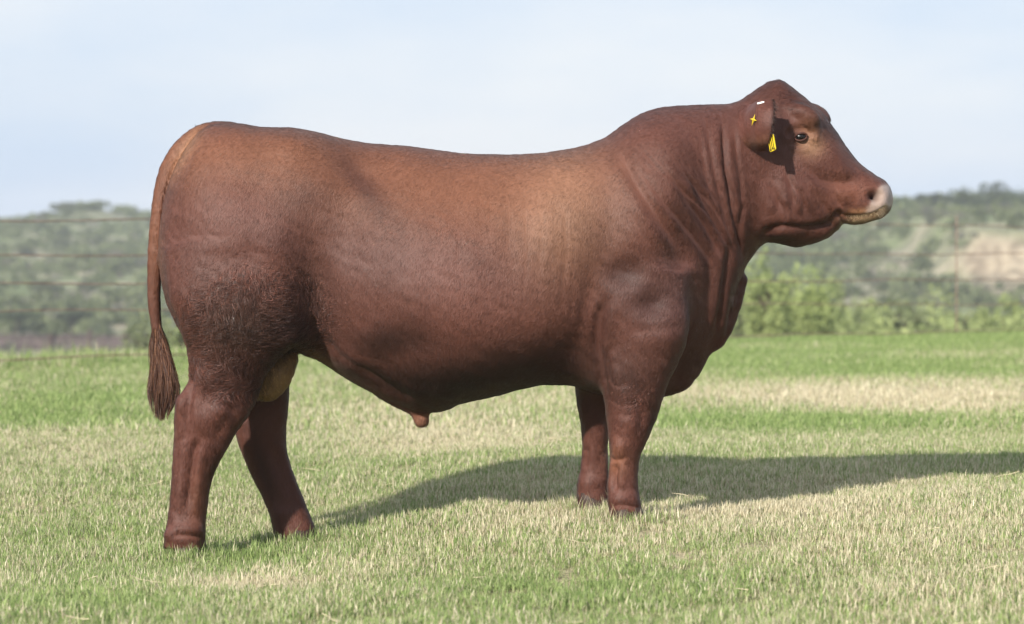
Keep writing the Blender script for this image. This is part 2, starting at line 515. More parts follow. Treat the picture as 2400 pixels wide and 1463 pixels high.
# ------------------------------------------------------------------ far livestock pen, left
pm = Mat('rusty_panel', 0.85, 0.2)
pm.col(pm.mix(pm.ramp(pm.noise(2.2, 5, pm.pos()), 0.3, 0.7), (0.05, 0.037, 0.035), (0.12, 0.09, 0.084)))
pm2 = Mat('dark_post', 0.9, 0.2).col((0.06, 0.035, 0.028))
pen = empty('pen_fence', (px2x(150, 196), 196 - CAMD, hz1(px2x(150, 196), 196)))
tag(pen, 'low rusty brown pen of upright boards beyond the wire fence', 'pen')
def box_me(name, sx, sy, sz):
    v = [(x*sx/2, y*sy/2, z*sz) for z in (0, 1) for x, y in ((-1, -1), (1, -1), (1, 1), (-1, 1))]
    return mesh_poly(name, v, [(3, 2, 1, 0), (4, 5, 6, 7), (0, 1, 5, 4), (1, 2, 6, 5), (2, 3, 7, 6), (3, 0, 4, 7)], False)
SCL = 196/FPX
board = box_me('board', 0.30, 0.05, 1.12); board.materials.append(pm.m)
k = 0
for i in range(33):
    px = -70 + i*11.5
    if 214 < px < 226: continue
    b_ = link('board', board, None, pen)
    b_.location = ((px - 150)*SCL, 0.02*math.sin(i*2.1), -0.06 + 0.05*math.sin(i*1.7) - (0.12 if px > 226 else 0.0))
    b_.rotation_euler = (0, 0.02*math.sin(i*3.3), 0)
for zz in (0.25, 1.02):
    v, f = tube_path([((-70 - 150)*SCL, -0.08, zz), ((360 - 150)*SCL, -0.08, zz - 0.08)], 0.06)
    link('rail', mesh_poly('rail', v, f), pm.m, pen)
for px, hh in ((120, 1.1), (212, 1.45), (296, 1.35), (-30, 1.2)):
    po = link('post', box_me('post', 0.2, 0.2, hh + 0.4), pm2.m, pen)
    po.location = ((px - 150)*SCL, -0.25, -0.4)
v, f = tube_path([((296 - 150)*SCL, -0.3, 0.42), ((420 - 150)*SCL, -0.3, 0.42)], 0.11)
link('lower_rail', mesh_poly('lower_rail', v, f), pm2.m, pen)

# ------------------------------------------------------------------ the bull
def W(px, py, y=0.0):
    s = FPX / (CAMD + y)
    return (px - 1200.0)/s, CAMH - (py - HOR)/s

def radial(a, b, p, q, n):
    """signed radial distance to a superellipse of semi axes a, b"""
    r = np.sqrt(p*p + q*q) + 1e-9
    F = ((np.abs(p)/a)**n + (np.abs(q)/b)**n)**(1.0/n) + 1e-9
    return r*(1 - 1/F)

class LoftX:
    """body of sections across x; stations in photo pixels at the bull's mid plane"""
    def __init__(s, top, bot, wid, par, shear=0.0, sh0=0, sh1=1):
        x0 = max(top[0][0], bot[0][0]); x1 = min(top[-1][0], bot[-1][0])
        g = np.linspace(x0, x1, 900)
        s.x = (g - 1200)*CAMD/FPX
        s.zt = CAMH - (pchip(*zip(*top))(g) - HOR)*CAMD/FPX
        s.zb = CAMH - (pchip(*zip(*bot))(g) - HOR)*CAMD/FPX
        s.w = pchip(*zip(*wid))(g)
        c = list(zip(*par))
        s.cf = pchip(c[0], c[1])(g); s.n = pchip(c[0], c[2])(g); s.tp = pchip(c[0], c[3])(g)
        s.nl = pchip(c[0], c[4])(g) if len(c) > 4 else s.n
        s.sh = shear; s.s0 = (sh0 - 1200)*CAMD/FPX; s.s1 = (sh1 - 1200)*CAMD/FPX
    def __call__(s, x, y, z):
        xx = x - s.sh*y*sstep(s.s0, s.s1, x) if s.sh else x
        I = lambda t: np.interp(xx, s.x, t)
        zt, zb, w = I(s.zt), I(s.zb), I(s.w)
        zc = zb + (zt - zb)*I(s.cf)
        up = z > zc
        b = np.where(up, zt - zc, zc - zb) + 1e-4
        q = z - zc
        t = np.clip(q/b, -1, 1)
        a = w*(1 + I(s.tp)*t) + 1e-4
        d = radial(a, b, y, q, np.where(up, I(s.n), I(s.nl)))
        ex = np.maximum(np.maximum(s.x[0] - xx, xx - s.x[-1]), 0)
        return np.where(ex > 0, np.sqrt(np.maximum(d, 0)**2 + ex**2) + 1e-4, d)

class LoftZ:
    """leg: rows (py, px rear, px front, y centre, half width) at depth yd"""
    def __init__(s, rows, yd, n=2.3):
        r = np.array(rows, float)
        g = np.linspace(r[0, 0], r[-1, 0], 500)
        s.z = CAMH - (g - HOR)*(CAMD + yd)/FPX
        xr = (pchip(r[:, 0], r[:, 1])(g) - 1200)*(CAMD + yd)/FPX
        xf = (pchip(r[:, 0], r[:, 2])(g) - 1200)*(CAMD + yd)/FPX
        s.c = (xr + xf)/2; s.a = (xf - xr)/2
        s.yc = pchip(r[:, 0], r[:, 3])(g); s.b = pchip(r[:, 0], r[:, 4])(g)
        s.z, s.c, s.a, s.yc, s.b = [t[::-1] for t in (s.z, s.c, s.a, s.yc, s.b)]
        s.n = n
    def __call__(s, x, y, z):
        I = lambda t: np.interp(z, s.z, t)
        d = radial(I(s.a), I(s.b), x - I(s.c), y - I(s.yc), s.n)
        ez = np.maximum(np.maximum(s.z[0] - z, z - s.z[-1]), 0)
        return np.where(ez > 0, np.sqrt(np.maximum(d, 0)**2 + ez**2) + 1e-4, d)

class Chain:
    """tapered capsules through (px, py, y, radius)"""
    def __init__(s, pts):
        s.p = []
        a = np.array(pts, float); t = np.arange(len(a)); q = np.linspace(0, len(a) - 1, 2*len(a) - 1 if len(a) < 5 else 3*len(a) - 2)
        h = np.gradient(a, axis=0); i = np.minimum(q.astype(int), len(a) - 2); u = (q - i)[:, None]      # smooth path
        for px, py, y, r in (2*u**3 - 3*u**2 + 1)*a[i] + (u**3 - 2*u**2 + u)*h[i] + (-2*u**3 + 3*u**2)*a[i+1] + (u**3 - u**2)*h[i+1]:
            x, z = W(px, py, y); s.p.append((x, y, z, r))
    def __call__(s, x, y, z):
        d = None
        for a, b in zip(s.p[:-1], s.p[1:]):
            ux, uy, uz = b[0]-a[0], b[1]-a[1], b[2]-a[2]
            L = ux*ux + uy*uy + uz*uz
            t = np.clip(((x-a[0])*ux + (y-a[1])*uy + (z-a[2])*uz)/L, 0, 1)
            e = np.sqrt((x-a[0]-t*ux)**2 + (y-a[1]-t*uy)**2 + (z-a[2]-t*uz)**2) - (a[3] + (b[3]-a[3])*t)
            d = e if d is None else np.minimum(d, e)
        return d

class Ell:
    def __init__(s, px, py, y, rx, ry, rz, rot=0.0):
        s.x, s.z = W(px, py, y); s.y = y; s.r = (rx, ry, rz); s.c, s.s = math.cos(rot), math.sin(rot)
    def __call__(s, x, y, z):
        dx, dy, dz = x - s.x, y - s.y, z - s.z
        p = dx*s.c + dz*s.s; q = -dx*s.s + dz*s.c
        k0 = np.sqrt((p/s.r[0])**2 + (dy/s.r[1])**2 + (q/s.r[2])**2) + 1e-9
        k1 = np.sqrt((p/s.r[0]**2)**2 + (dy/s.r[1]**2)**2 + (q/s.r[2]**2)**2) + 1e-9
        return k0*(k0 - 1)/k1

def smin(a, b, k):
    h = np.maximum(k - np.abs(a - b), 0)/k
    return np.minimum(a, b) - h*h*k*0.25

trunk = LoftX(
    top=[(378, 590), (383, 505), (396, 440), (420, 380), (450, 332), (480, 302), (515, 290), (560, 291), (620, 299), (680, 300), (740, 310), (800, 325), (870, 337), (950, 343), (1030, 353),
         (1100, 361), (1200, 363), (1280, 358), (1360, 344), (1430, 322), (1480, 300), (1540, 290), (1600, 310), (1650, 380), (1685, 500), (1702, 640), (1706, 700)],
    bot=[(378, 625), (388, 690), (420, 765), (450, 800), (520, 812), (620, 808), (690, 818), (740, 842), (800, 880), (850, 909), (900, 934), (950, 955), (985, 966), (1020, 966), (1050, 959), (1080, 946), (1110, 939), (1160, 928), (1220, 912),
         (1280, 902), (1330, 903), (1400, 922), (1480, 934), (1550, 930), (1600, 918), (1640, 876), (1665, 832), (1690, 800), (1702, 760), (1706, 720)],
    wid=[(378, .09), (395, .16), (430, .225), (500, .285), (600, .325), (700, .335), (800, .335), (900, .36), (1000, .39), (1120, .405), (1250, .395), (1350, .365), (1450, .345), (1530, .325), (1600, .275), (1650, .20), (1690, .12), (1706, .05)],
    par=[(378, .5, 2.0, 0, 2.0), (450, .5, 2.2, -.05, 2.2), (600, .5, 2.5, -.05, 2.5), (700, .5, 2.4, -.04, 2.1), (800, .5, 2.35, -.04, 1.75), (900, .49, 2.3, -.05, 1.72), (1000, .48, 2.25, -.05, 1.85), (1080, .46, 2.2, -.05, 2.1), (1150, .46, 2.2, -.04, 2.2), (1300, .48, 2.2, .0, 2.2), (1400, .5, 2.2, .05, 2.2), (1500, .52, 2.2, .18, 2.1), (1600, .62, 2.0, .42, 1.65), (1660, .62, 2.0, .4, 1.7), (1706, .6, 2.0, .3, 2.0)])
head = LoftX(
    top=[(1380, 372), (1420, 338), (1445, 312), (1475, 287), (1505, 267), (1550, 253), (1600, 248), (1660, 246), (1705, 244), (1730, 238), (1760, 219), (1792, 199), (1810, 191), (1828, 189), (1842, 195), (1856, 205), (1871, 217), (1895, 236), (1925, 263), (1955, 302), (1985, 346), (2015, 383),
         (2040, 403), (2060, 416), (2074, 425), (2084, 435), (2090, 449), (2092, 466)],
    bot=[(1380, 560), (1450, 700), (1550, 800), (1620, 815), (1665, 800), (1695, 760), (1712, 706), (1728, 668), (1746, 627), (1764, 600), (1782, 578), (1800, 569), (1830, 572), (1868, 579), (1905, 571), (1940, 557), (1962, 539), (1978, 524), (2000, 524), (2025, 522),
         (2050, 516), (2068, 508), (2080, 497), (2088, 484), (2092, 470)],
    wid=[(1380, .22), (1450, .265), (1550, .262), (1650, .235), (1720, .20), (1780, .172), (1830, .158), (1880, .15), (1920, .142), (1960, .122), (2000, .105), (2040, .098), (2065, .093), (2080, .080), (2088, .060), (2092, .02)],
    par=[(1380, .6, 2.1, 0), (1550, .62, 2.1, .1), (1650, .6, 2.1, .15), (1750, .55, 2.2, .05), (1830, .52, 2.3, .0), (1900, .52, 2.4, .0), (1980, .5, 2.5, .0), (2050, .5, 2.5, -.05), (2092, .5, 2.4, 0)],
    shear=0.20, sh0=1740, sh1=1950)
nhind = LoftZ([(590, 395, 700, -.17, .12), (680, 394, 735, -.20, .135), (740, 412, 728, -.21, .13), (780, 430, 705, -.215, .12), (815, 443, 672, -.215, .11), (850, 449, 640, -.215, .10), (885, 446, 615, -.215, .09), (915, 432, 604, -.215, .082), (945, 414, 594, -.215, .078), (980, 409, 578, -.215, .075), (1010, 409, 556, -.215, .07),
               (1040, 408, 539, -.215, .063), (1085, 405, 514, -.215, .056), (1120, 403, 498, -.215, .052), (1160, 400, 489, -.215, .05), (1200, 396, 484, -.215, .051), (1235, 390, 481, -.215, .056), (1262, 386, 481, -.215, .06), (1284, 384, 482, -.215, .06)], -.215)
fhind = LoftZ([(640, 420, 700, .17, .12), (740, 470, 715, .20, .125), (800, 495, 690, .21, .115), (850, 515, 679, .21, .10), (900, 530, 678, .21, .088), (960, 545, 675, .21, .078), (1000, 550, 671, .21, .075), (1030, 556, 670, .21, .07), (1060, 566, 673, .21, .062), (1095, 581, 682, .21, .055), (1130, 597, 695, .21, .052),
               (1165, 615, 709, .21, .05), (1200, 630, 723, .21, .052), (1230, 638, 735, .21, .057), (1256, 643, 742, .21, .058)], .21)
nfront = LoftZ([(640, 1440, 1610, -.20, .12), (740, 1415, 1612, -.215, .125), (800, 1411, 1606, -.215, .12), (850, 1411, 1588, -.215, .112), (900, 1413, 1565, -.21, .10), (940, 1417, 1551, -.205, .09), (975, 1421, 1540, -.20, .08), (1010, 1425, 1526, -.2, .072), (1040, 1428, 1513, -.2, .064), (1075, 1430, 1499, -.2, .056), (1110, 1427, 1495, -.2, .052), (1145, 1424, 1496, -.2, .052), (1175, 1424, 1500, -.2, .055), (1200, 1428, 1505, -.2, .056), (1214, 1430, 1507, -.2, .056)], -.2)
ffront = LoftZ([(760, 1345, 1480, .19, .11), (850, 1345, 1470, .2, .10), (905, 1348, 1455, .2, .09), (950, 1353, 1440, .2, .08), (1000, 1362, 1428, .2, .07), (1050, 1365, 1424, .2, .058), (1090, 1362, 1424, .2, .052), (1120, 1356, 1425, .2, .052), (1145, 1352, 1426, .2, .055), (1168, 1353, 1427, .2, .057), (1188, 1356, 1428, .2, .056)], .2)
tail = Chain([(540, 318, 0, .045), (490, 316, 0, .042), (450, 335, 0, .040), (420, 365, 0, .038), (397, 402, 0, .034), (382, 450, -.005, .0295), (372, 510, -.01, .026), (365, 580, -.01, .0235), (361, 660, -.01, .021), (362, 720, -.01, .02), (368, 770, -.01, .017)])
sheath = Chain([(900, 915, 0, .022), (950, 945, 0, .024), (974, 960, -.005, .023), (988, 984, -.01, .026)])
navel = Chain([(985, 915, 0, .07), (1040, 940, 0, .035)])
scrot = Chain([(676, 822, -.04, .03), (664, 850, -.05, .045), (645, 880, -.055, .058), (628, 905, -.055, .052)])
dewlap = Chain([(1735, 655, 0, .025), (1718, 710, 0, .03), (1700, 765, 0, .028), (1682, 798, 0, .026)])
brow_n = Ell(1888, 268, -.118, .055, .035, .030, -0.5)
brow_f = Ell(1914, 268, .112, .055, .035, .030, -0.55)
pollb = Ell(1815, 236, 0, .060, .095, .045)
cheek_n = Ell(1838, 470, -.10, .105, .065, .115)
cheek_f = Ell(1850, 470, .10, .105, .065, .115)
muz_n = Ell(2040, 472, -.055, .055, .045, .050)
muz_f = Ell(2050, 472, .055, .055, .045, .050)
chin = Ell(2010, 508, 0, .046, .066, .023, 0.1)
PARTS = [(nhind, .07), (fhind, .07), (nfront, .07), (ffront, .06), (tail, .014), (sheath, .03), (scrot, .018), (dewlap, .03), (brow_n, .03), (brow_f, .045), (cheek_n, .05), (cheek_f, .05), (muz_n, .03), (muz_f, .03), (chin, .014)]
def sdf(x, y, z):
    d = smin(trunk(x, y, z), head(x, y, z), 0.055)
    for f, k in PARTS: d = smin(d, f(x, y, z), k)
    return d

def surface_nets(f, lo, hi, h):
    n = [int(math.ceil((b - a)/h)) + 1 for a, b in zip(lo, hi)]
    gx, gy, gz = [(a + h*np.arange(m)).astype(np.float32) for a, m in zip(lo, n)]
    G = np.empty(n, np.float32)
    for i in range(0, n[0], 24):
        G[i:i+24] = f(gx[i:i+24, None, None], gy[None, :, None], gz[None, None, :])
    ins = G < 0
    cnt = np.zeros([m - 1 for m in n], np.int8)
    for a in (0, 1):
        for b in (0, 1):
            for c in (0, 1):
                cnt += ins[a:n[0]-1+a, b:n[1]-1+b, c:n[2]-1+c]
    act = np.argwhere((cnt > 0) & (cnt < 8))
    idx = np.full(cnt.shape, -1, np.int32); idx[tuple(act.T)] = np.arange(len(act))
    acc = np.zeros((len(act), 3)); num = np.zeros(len(act))
    cs = [(a, b, c) for a in (0, 1) for b in (0, 1) for c in (0, 1)]
    val = {c: G[act[:, 0]+c[0], act[:, 1]+c[1], act[:, 2]+c[2]] for c in cs}
    for c in cs:
        for ax in range(3):
            if c[ax] == 0:
                e = list(c); e[ax] = 1; e = tuple(e)
                va, vb = val[c], val[e]; m = (va < 0) != (vb < 0)
                t = va[m]/(va[m] - vb[m])
                p = np.repeat(np.array([c], float), m.sum(), 0); p[:, ax] += t
                acc[m] += p; num[m] += 1
    V = np.array(lo) + h*(act + acc/num[:, None])
    F = []
    for ax in range(3):
        u, v = (ax+1) % 3, (ax+2) % 3
        sl0 = [slice(None)]*3; sl1 = [slice(None)]*3
        sl0[ax] = slice(0, n[ax]-1); sl1[ax] = slice(1, n[ax])
        a, b = ins[tuple(sl0)], ins[tuple(sl1)]
        e = np.argwhere(a != b)
        e = e[(e[:, u] > 0) & (e[:, v] > 0) & (e[:, u] < n[u]-1) & (e[:, v] < n[v]-1)]
        du = np.zeros(3, int); du[u] = 1; dv = np.zeros(3, int); dv[v] = 1
        q = np.stack([idx[tuple((e - du - dv).T)], idx[tuple((e - dv).T)], idx[tuple(e.T)], idx[tuple((e - du).T)]], 1)
        flip = ~a[tuple(e.T)]
        q[flip] = q[flip][:, ::-1]
        F.append(q)
    return V, np.concatenate(F)

def grad(p, e=0.003):
    x, y, z = p[:, 0], p[:, 1], p[:, 2]
    g = np.stack([sdf(x+e, y, z) - sdf(x-e, y, z), sdf(x, y+e, z) - sdf(x, y-e, z), sdf(x, y, z+e) - sdf(x, y, z-e)], -1)/(2*e)
    return g
BV, BF = surface_nets(sdf, (-1.30, -0.50, -0.10), (1.36, 0.50, 1.58), 0.0068)
ed = np.concatenate([BF[:, [0, 1]], BF[:, [1, 2]], BF[:, [2, 3]], BF[:, [3, 0]]])
def smooth(p, it, lam=0.5):
    n = np.bincount(ed[:, 0], minlength=len(p)) + np.bincount(ed[:, 1], minlength=len(p))
    for _ in range(it):
        s = np.stack([np.bincount(ed[:, 0], p[ed[:, 1], k], len(p)) + np.bincount(ed[:, 1], p[ed[:, 0], k], len(p)) for k in range(3)], -1)
        p = p*(1 - lam) + lam*s/n[:, None]
    return p
BV = smooth(BV, 2)
for _ in range(2):
    g = grad(BV); d = sdf(*BV.T)
    BV = BV - g*(d/np.maximum((g*g).sum(1), 0.25))[:, None]
BV = smooth(BV, 2)
BN = grad(BV); BN /= np.linalg.norm(BN, axis=1)[:, None] + 1e-9

# --- muscles, folds and wrinkles: displace along the normal.  Places are given in the side view.
def side_uv(p):
    y = -np.abs(p[:, 1]); s = FPX/(CAMD + y)
    return 1200 + p[:, 0]*s, HOR + (CAMH - p[:, 2])*s
PU, PV = side_uv(BV)
SIDE = np.clip(np.abs(BN[:, 1])*1.6 - 0.1, 0, 1)          # fades out at the outline
NEAR = BV[:, 1] < 0
DISP = np.zeros(len(BV))
def bump(px, py, rx, ry, amp, rot=0.0, far=True):
    c, s = math.cos(rot), math.sin(rot)
    dx, dy = PU - px, PV - py
    a = (dx*c + dy*s)/rx; b = (-dx*s + dy*c)/ry
    global DISP
    DISP = DISP + amp*np.exp(-(a*a + b*b))*SIDE*(1 if far else NEAR)
def stroke_d(pts, PU=None, PV=None):
    U = globals()['PU'] if PU is None else PU; V_ = globals()['PV'] if PV is None else PV
    pts = np.array(pts, float)
    fx, fy = pchip(np.arange(len(pts)), pts[:, 0]), pchip(np.arange(len(pts)), pts[:, 1])
    t = np.linspace(0, len(pts)-1, 8*len(pts)); q = np.stack([fx(t), fy(t)], -1)
    lo, hi = q.min(0) - 60, q.max(0) + 60
    m = (U > lo[0]) & (U < hi[0]) & (V_ > lo[1]) & (V_ < hi[1])
    D = np.full(len(U), 1e3); T = np.zeros(len(U)); S = np.zeros(len(U))
    u, v = U[m], V_[m]; best = np.full(len(u), 1e3); bt = np.zeros(len(u)); bs = np.zeros(len(u))
    for i in range(len(q) - 1):
        e = q[i+1] - q[i]; L = (e*e).sum() + 1e-9
        k = np.clip(((u - q[i, 0])*e[0] + (v - q[i, 1])*e[1])/L, 0, 1)
        dx, dy = u - q[i, 0] - k*e[0], v - q[i, 1] - k*e[1]
        d = np.hypot(dx, dy); w = d < best
        best[w] = d[w]; bt[w] = ((i + k)/(len(q) - 1))[w]; bs[w] = np.sign(e[0]*dy - e[1]*dx)[w]
    D[m] = best; T[m] = bt; S[m] = bs
    return D, T, S
def crease(pts, width, depth, lip=0.35, taper=True, far=True, side=None):
    """groove of given width (px) and depth (m) with slightly raised lips; side=+-1 raises one side only"""
    global DISP
    D, T, S = stroke_d(pts)
    env = np.clip(np.minimum(T, 1 - T)*5, 0, 1) if taper else 1.0
    g = -depth*np.exp(-(D/width)**2)
    l = depth*lip*np.exp(-((D - 2.2*width)/(1.6*width))**2)
    if side: l = l*np.where(S == side, 2.0, 0.0)
    DISP = DISP + (g + l)*env*np.where(D < 900, 1, 0)*np.clip(SIDE*1.5, 0, 1)*(1 if far else NEAR)

# hindquarter
bump(510, 560, 120, 150, 0.0371); bump(560, 740, 110, 80, 0.0202); bump(690, 335, 60, 36, 0.0169)
bump(600, 430, 90, 60, -0.0135); bump(470, 420, 40, 70, 0.0101)
bump(745, 690, 42, 120, -0.0506, -0.15); bump(800, 560, 70, 120, -0.0202, 0.1); bump(850, 400, 80, 40, -0.0169)
bump(700, 800, 40, 24, 0.0202); bump(760, 420, 60, 40, 0.0101)
bump(570, 610, 60, 40, -0.0101); bump(640, 580, 45, 60, 0.0101)
# barrel, ribs
bump(1000, 640, 170, 150, 0.0236); bump(1330, 470, 90, 120, 0.0169); bump(1230, 560, 60, 160, -0.0068)
for k, (x0, dx) in enumerate([(1080, -6), (1135, -4), (1190, 0), (1245, 4), (1300, 6)]):
    crease([(x0, 400 + 10*k), (x0 + dx + 4, 520), (x0 + dx*2 + 12, 650), (x0 + 30, 760)], 17, .0010, 0.5)
for x0, y0, y1, d_ in [(1075, 500, 640, .0016), (1192, 440, 600, .0018), (1232, 480, 690, .002), (1268, 455, 640, .0016), (1322, 470, 700, .0022), (1340, 560, 770, .0018), (1290, 560, 740, .0014)]:
    crease([(x0, y0), (x0 + 5, (y0+y1)/2), (x0 - 4, y1)], 4.5, d_, 0.3)
bump(1350, 830, 55, 60, -0.0202); bump(880, 800, 60, 50, 0.0169); bump(960, 800, 80, 40, -0.0101)
crease([(760, 815), (820, 840), (880, 880), (940, 922), (990, 945)], 10, .007, 0.35)
crease([(735, 745), (748, 800), (790, 830)], 16, .010, 0.2)
bump(830, 845, 40, 20, 0.0169, 0.5)
# shoulder and fore leg
bump(1500, 560, 70, 150, 0.0202, -0.15); bump(1450, 700, 46, 70, 0.0169); bump(1560, 770, 80, 60, 0.0270)
bump(1468, 640, 44, 36, -0.0219); bump(1530, 715, 44, 34, -0.0202, 0.4); bump(1500, 690, 30, 30, 0.0085)
bump(1430, 560, 34, 120, -0.0119); bump(1385, 720, 28, 90, -0.0202)
crease([(1428, 690), (1408, 745), (1403, 810), (1412, 880), (1420, 930)], 10, .014, 0.4, side=None)
crease([(1440, 800), (1424, 850), (1432, 900)], 7, .006, 0.4)
crease([(1600, 760), (1540, 770), (1470, 775)], 14, .004, 0.5)
crease([(1422, 880), (1450, 905), (1475, 900)], 5, .002, 0.4); crease([(1425, 930), (1460, 950), (1500, 935)], 5, .0014, 0.4)
crease([(1432, 985), (1460, 1000), (1490, 985)], 5, .0014, 0.4); crease([(1428, 1072), (1450, 1078), (1470, 1066)], 5, .004, 0.5)
bump(1450, 1050, 16, 22, 0.0101); bump(1472, 990, 26, 30, 0.0085)
crease([(1444, 1090), (1440, 1130), (1446, 1160)], 7, .004, 0.3)
# neck folds
crease([(1694, 262), (1696, 340), (1706, 430), (1722, 520), (1740, 590)], 5.0, .011, 0.35)
crease([(1652, 262), (1662, 340), (1680, 430), (1704, 520), (1722, 590)], 5, .0055, 0.4)
crease([(1722, 300), (1727, 360), (1737, 430), (1740, 500)], 4.5, .005, 0.4)
for x0, y0, d_ in [(1480, 330, .0022), (1520, 350, .0026), (1545, 330, .0024), (1580, 350, .0028), (1615, 340, .0028), (1632, 380, .003), (1600, 300, .002), (1670, 330, .0026)]:
    k_ = (1735 - x0)/255
    crease([(x0, y0), (x0 + 70*k_ + 14, y0 + 85), (x0 + 150*k_ + 22, y0 + 165), (x0 + 205*k_ + 20, y0 + 235)], 3.6, d_, 0.5)
crease([(1600, 400), (1640, 455), (1680, 520), (1712, 590)], 5.5, .007, 0.5)
crease([(1560, 400), (1612, 470), (1662, 545), (1700, 620)], 6, .006, 0.5)
crease([(1500, 400), (1560, 480), (1620, 550), (1668, 620)], 7, .005, 0.5)
crease([(1452, 350), (1490, 430), (1540, 510), (1590, 590)], 12, .008, 0.5)
crease([(1640, 300), (1648, 370), (1664, 440)], 5, .003, 0.5); crease([(1620, 440), (1660, 500), (1690, 560)], 4.5, .004, 0.4)
crease([(1745, 470), (1732, 540), (1742, 610)], 6, .006, 0.4)
crease([(1712, 560), (1702, 640), (1690, 720), (1672, 800)], 9, .014, 0.4)
crease([(1650, 560), (1668, 640), (1664, 720), (1650, 790)], 14, .008, 0.5)
bump(1560, 330, 90, 70, 0.0169); bump(1620, 620, 40, 80, 0.0101)
# head
bump(1879, 321, 20, 14, -0.0160); crease([(1850, 312), (1866, 302), (1884, 301), (1902, 312)], 6, .004, 1.2, taper=False)
crease([(1856, 334), (1878, 342), (1900, 334)], 4.5, .003, 0.9)
bump(1905, 300, 16, 26, 0.0060); bump(1905, 350, 40, 22, -0.0060); bump(1850, 340, 22, 50, -0.0080)
bump(1960, 372, 40, 18, 0.0080, 0.9); bump(1945, 420, 60, 26, -0.0070, 0.5); bump(2000, 420, 24, 14, -0.0050)
bump(1985, 455, 34, 22, 0.0060); crease([(1948, 440), (1962, 472), (1960, 498)], 7, .004, 0.5)
crease([(1800, 540), (1840, 530), (1880, 534), (1920, 530), (1948, 522), (1962, 500)], 8, .014, 0.25, taper=False)
crease([(1840, 400), (1856, 440), (1862, 490)], 6, .0055, 0.6); crease([(1860, 430), (1880, 462), (1890, 500)], 5, .006, 0.6); crease([(1900, 400), (1935, 425), (1975, 430), (2010, 425)], 10, .005, .6); crease([(1925, 470), (1945, 500), (1940, 520)], 8, .005, .6)
crease([(1820, 460), (1836, 500), (1826, 530)], 7, .007, 0.6); crease([(1805, 430), (1822, 480), (1810, 540)], 8, .005, 0.6)
crease([(1966, 494), (1980, 503), (2005, 508), (2035, 507), (2060, 498), (2074, 488)], 4.0, .010, 0.2, taper=False)
crease([(1962, 500), (1972, 512), (1976, 524)], 5, .008, 0.4, taper=False)
bump(2051, 459, 13, 11, -.06); bump(2060, 446, 10, 6, 0.0060); bump(2066, 462, 8, 12, 0.0040)
crease([(1860, 548), (1905, 545), (1950, 528)], 9, .004, 0.6)
# hind leg: hock, tendon, pastern
bump(430, 945, 16, 26, 0.0135); crease([(468, 850), (452, 900), (442, 955), (448, 1010)], 9, .012, 0.4); bump(520, 960, 36, 30, 0.0135)
crease([(560, 930), (530, 985), (505, 1030)], 12, .004, 0.4); crease([(440, 1040), (436, 1110), (432, 1180)], 8, .005, 0.3)
bump(400, 1255, 14, 12, 0.0162); bump(455, 1245, 26, 14, 0.0081); bump(470, 870, 40, 40, 0.0081)
crease([(462, 1025), (452, 1080), (446, 1140), (440, 1200)], 8, .013, .45); bump(478, 985, 30, 26, .008); crease([(425, 960), (436, 1005), (432, 1040)], 8, .007, .4)
bump(440, 1238, 34, 18, .008); crease([(392, 1262), (430, 1252), (478, 1258)], 6, .005, .5); crease([(500, 925), (545, 960), (560, 1000)], 9, .005, .5)
bump(1462, 1046, 26, 24, .009); bump(1480, 1000, 20, 30, .006); crease([(1446, 1082), (1441, 1120), (1444, 1152)], 7, .011, .45); bump(1460, 1168, 30, 15, .008)
crease([(1428, 1188), (1462, 1182), (1502, 1192)], 5, .003, .4); crease([(1490, 930), (1505, 970), (1500, 1010)], 8, .004, .4)
bump(640, 1225, 40, 14, .006); crease([(622, 1060), (640, 1120), (660, 1180)], 9, .007, .4); bump(1390, 1148, 30, 16, .009); crease([(1380, 1060), (1376, 1120)], 8, .006, .4)
DISP += .0022*wav(BV, 22, 3, 3)*SIDE + .0011*wav(BV, 70, 2, 1)
BV = BV + BN*DISP[:, None]
BV = smooth(BV, 1, 0.35)
fn_ = np.cross(BV[BF[:, 2]] - BV[BF[:, 0]], BV[BF[:, 3]] - BV[BF[:, 1]])
BN2 = np.stack([sum(np.bincount(BF[:, j], fn_[:, k], len(BV)) for j in range(4)) for k in range(3)], -1)
BN2 /= np.linalg.norm(BN2, axis=1)[:, None] + 1e-12
if (BN2*BN).sum() < 0: BN2 = -BN2
BN = BN2

# --- coat colours, with lit back and shade of belly, hollows and folds painted in
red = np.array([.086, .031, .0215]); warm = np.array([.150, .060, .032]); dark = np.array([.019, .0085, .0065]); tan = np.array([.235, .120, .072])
CC = np.repeat(red[None], len(BV), 0)
def paint(px, py, rx, ry, col, amt=1.0, rot=0.0):
    global CC
    c, s = math.cos(rot), math.sin(rot); dx, dy = PU - px, PV - py
    a = (dx*c + dy*s)/rx; b = (-dx*s + dy*c)/ry
    k = (amt*np.exp(-(a*a + b*b)))[:, None]
    CC = CC*(1 - k) + np.array(col)*k
paint(620, 360, 280, 75, warm, .85); paint(950, 430, 420, 100, warm, .75); paint(1150, 480, 240, 110, warm, .6); paint(940, 640, 190, 90, (.112, .052, .042), .65); paint(1180, 660, 120, 110, (.105, .046, .036), .5); paint(560, 520, 120, 90, (.105, .045, .036), .5); paint(1310, 480, 110, 150, tan, .85); paint(1200, 430, 160, 100, warm, .5)  # toplight on back and ribs painted in as warmer, paler coat
paint(420, 360, 60, 70, warm, .9, -.8); paint(365, 560, 24, 170, warm, .8); paint(440, 350, 16, 70, (.30, .15, .08), .6, .5)
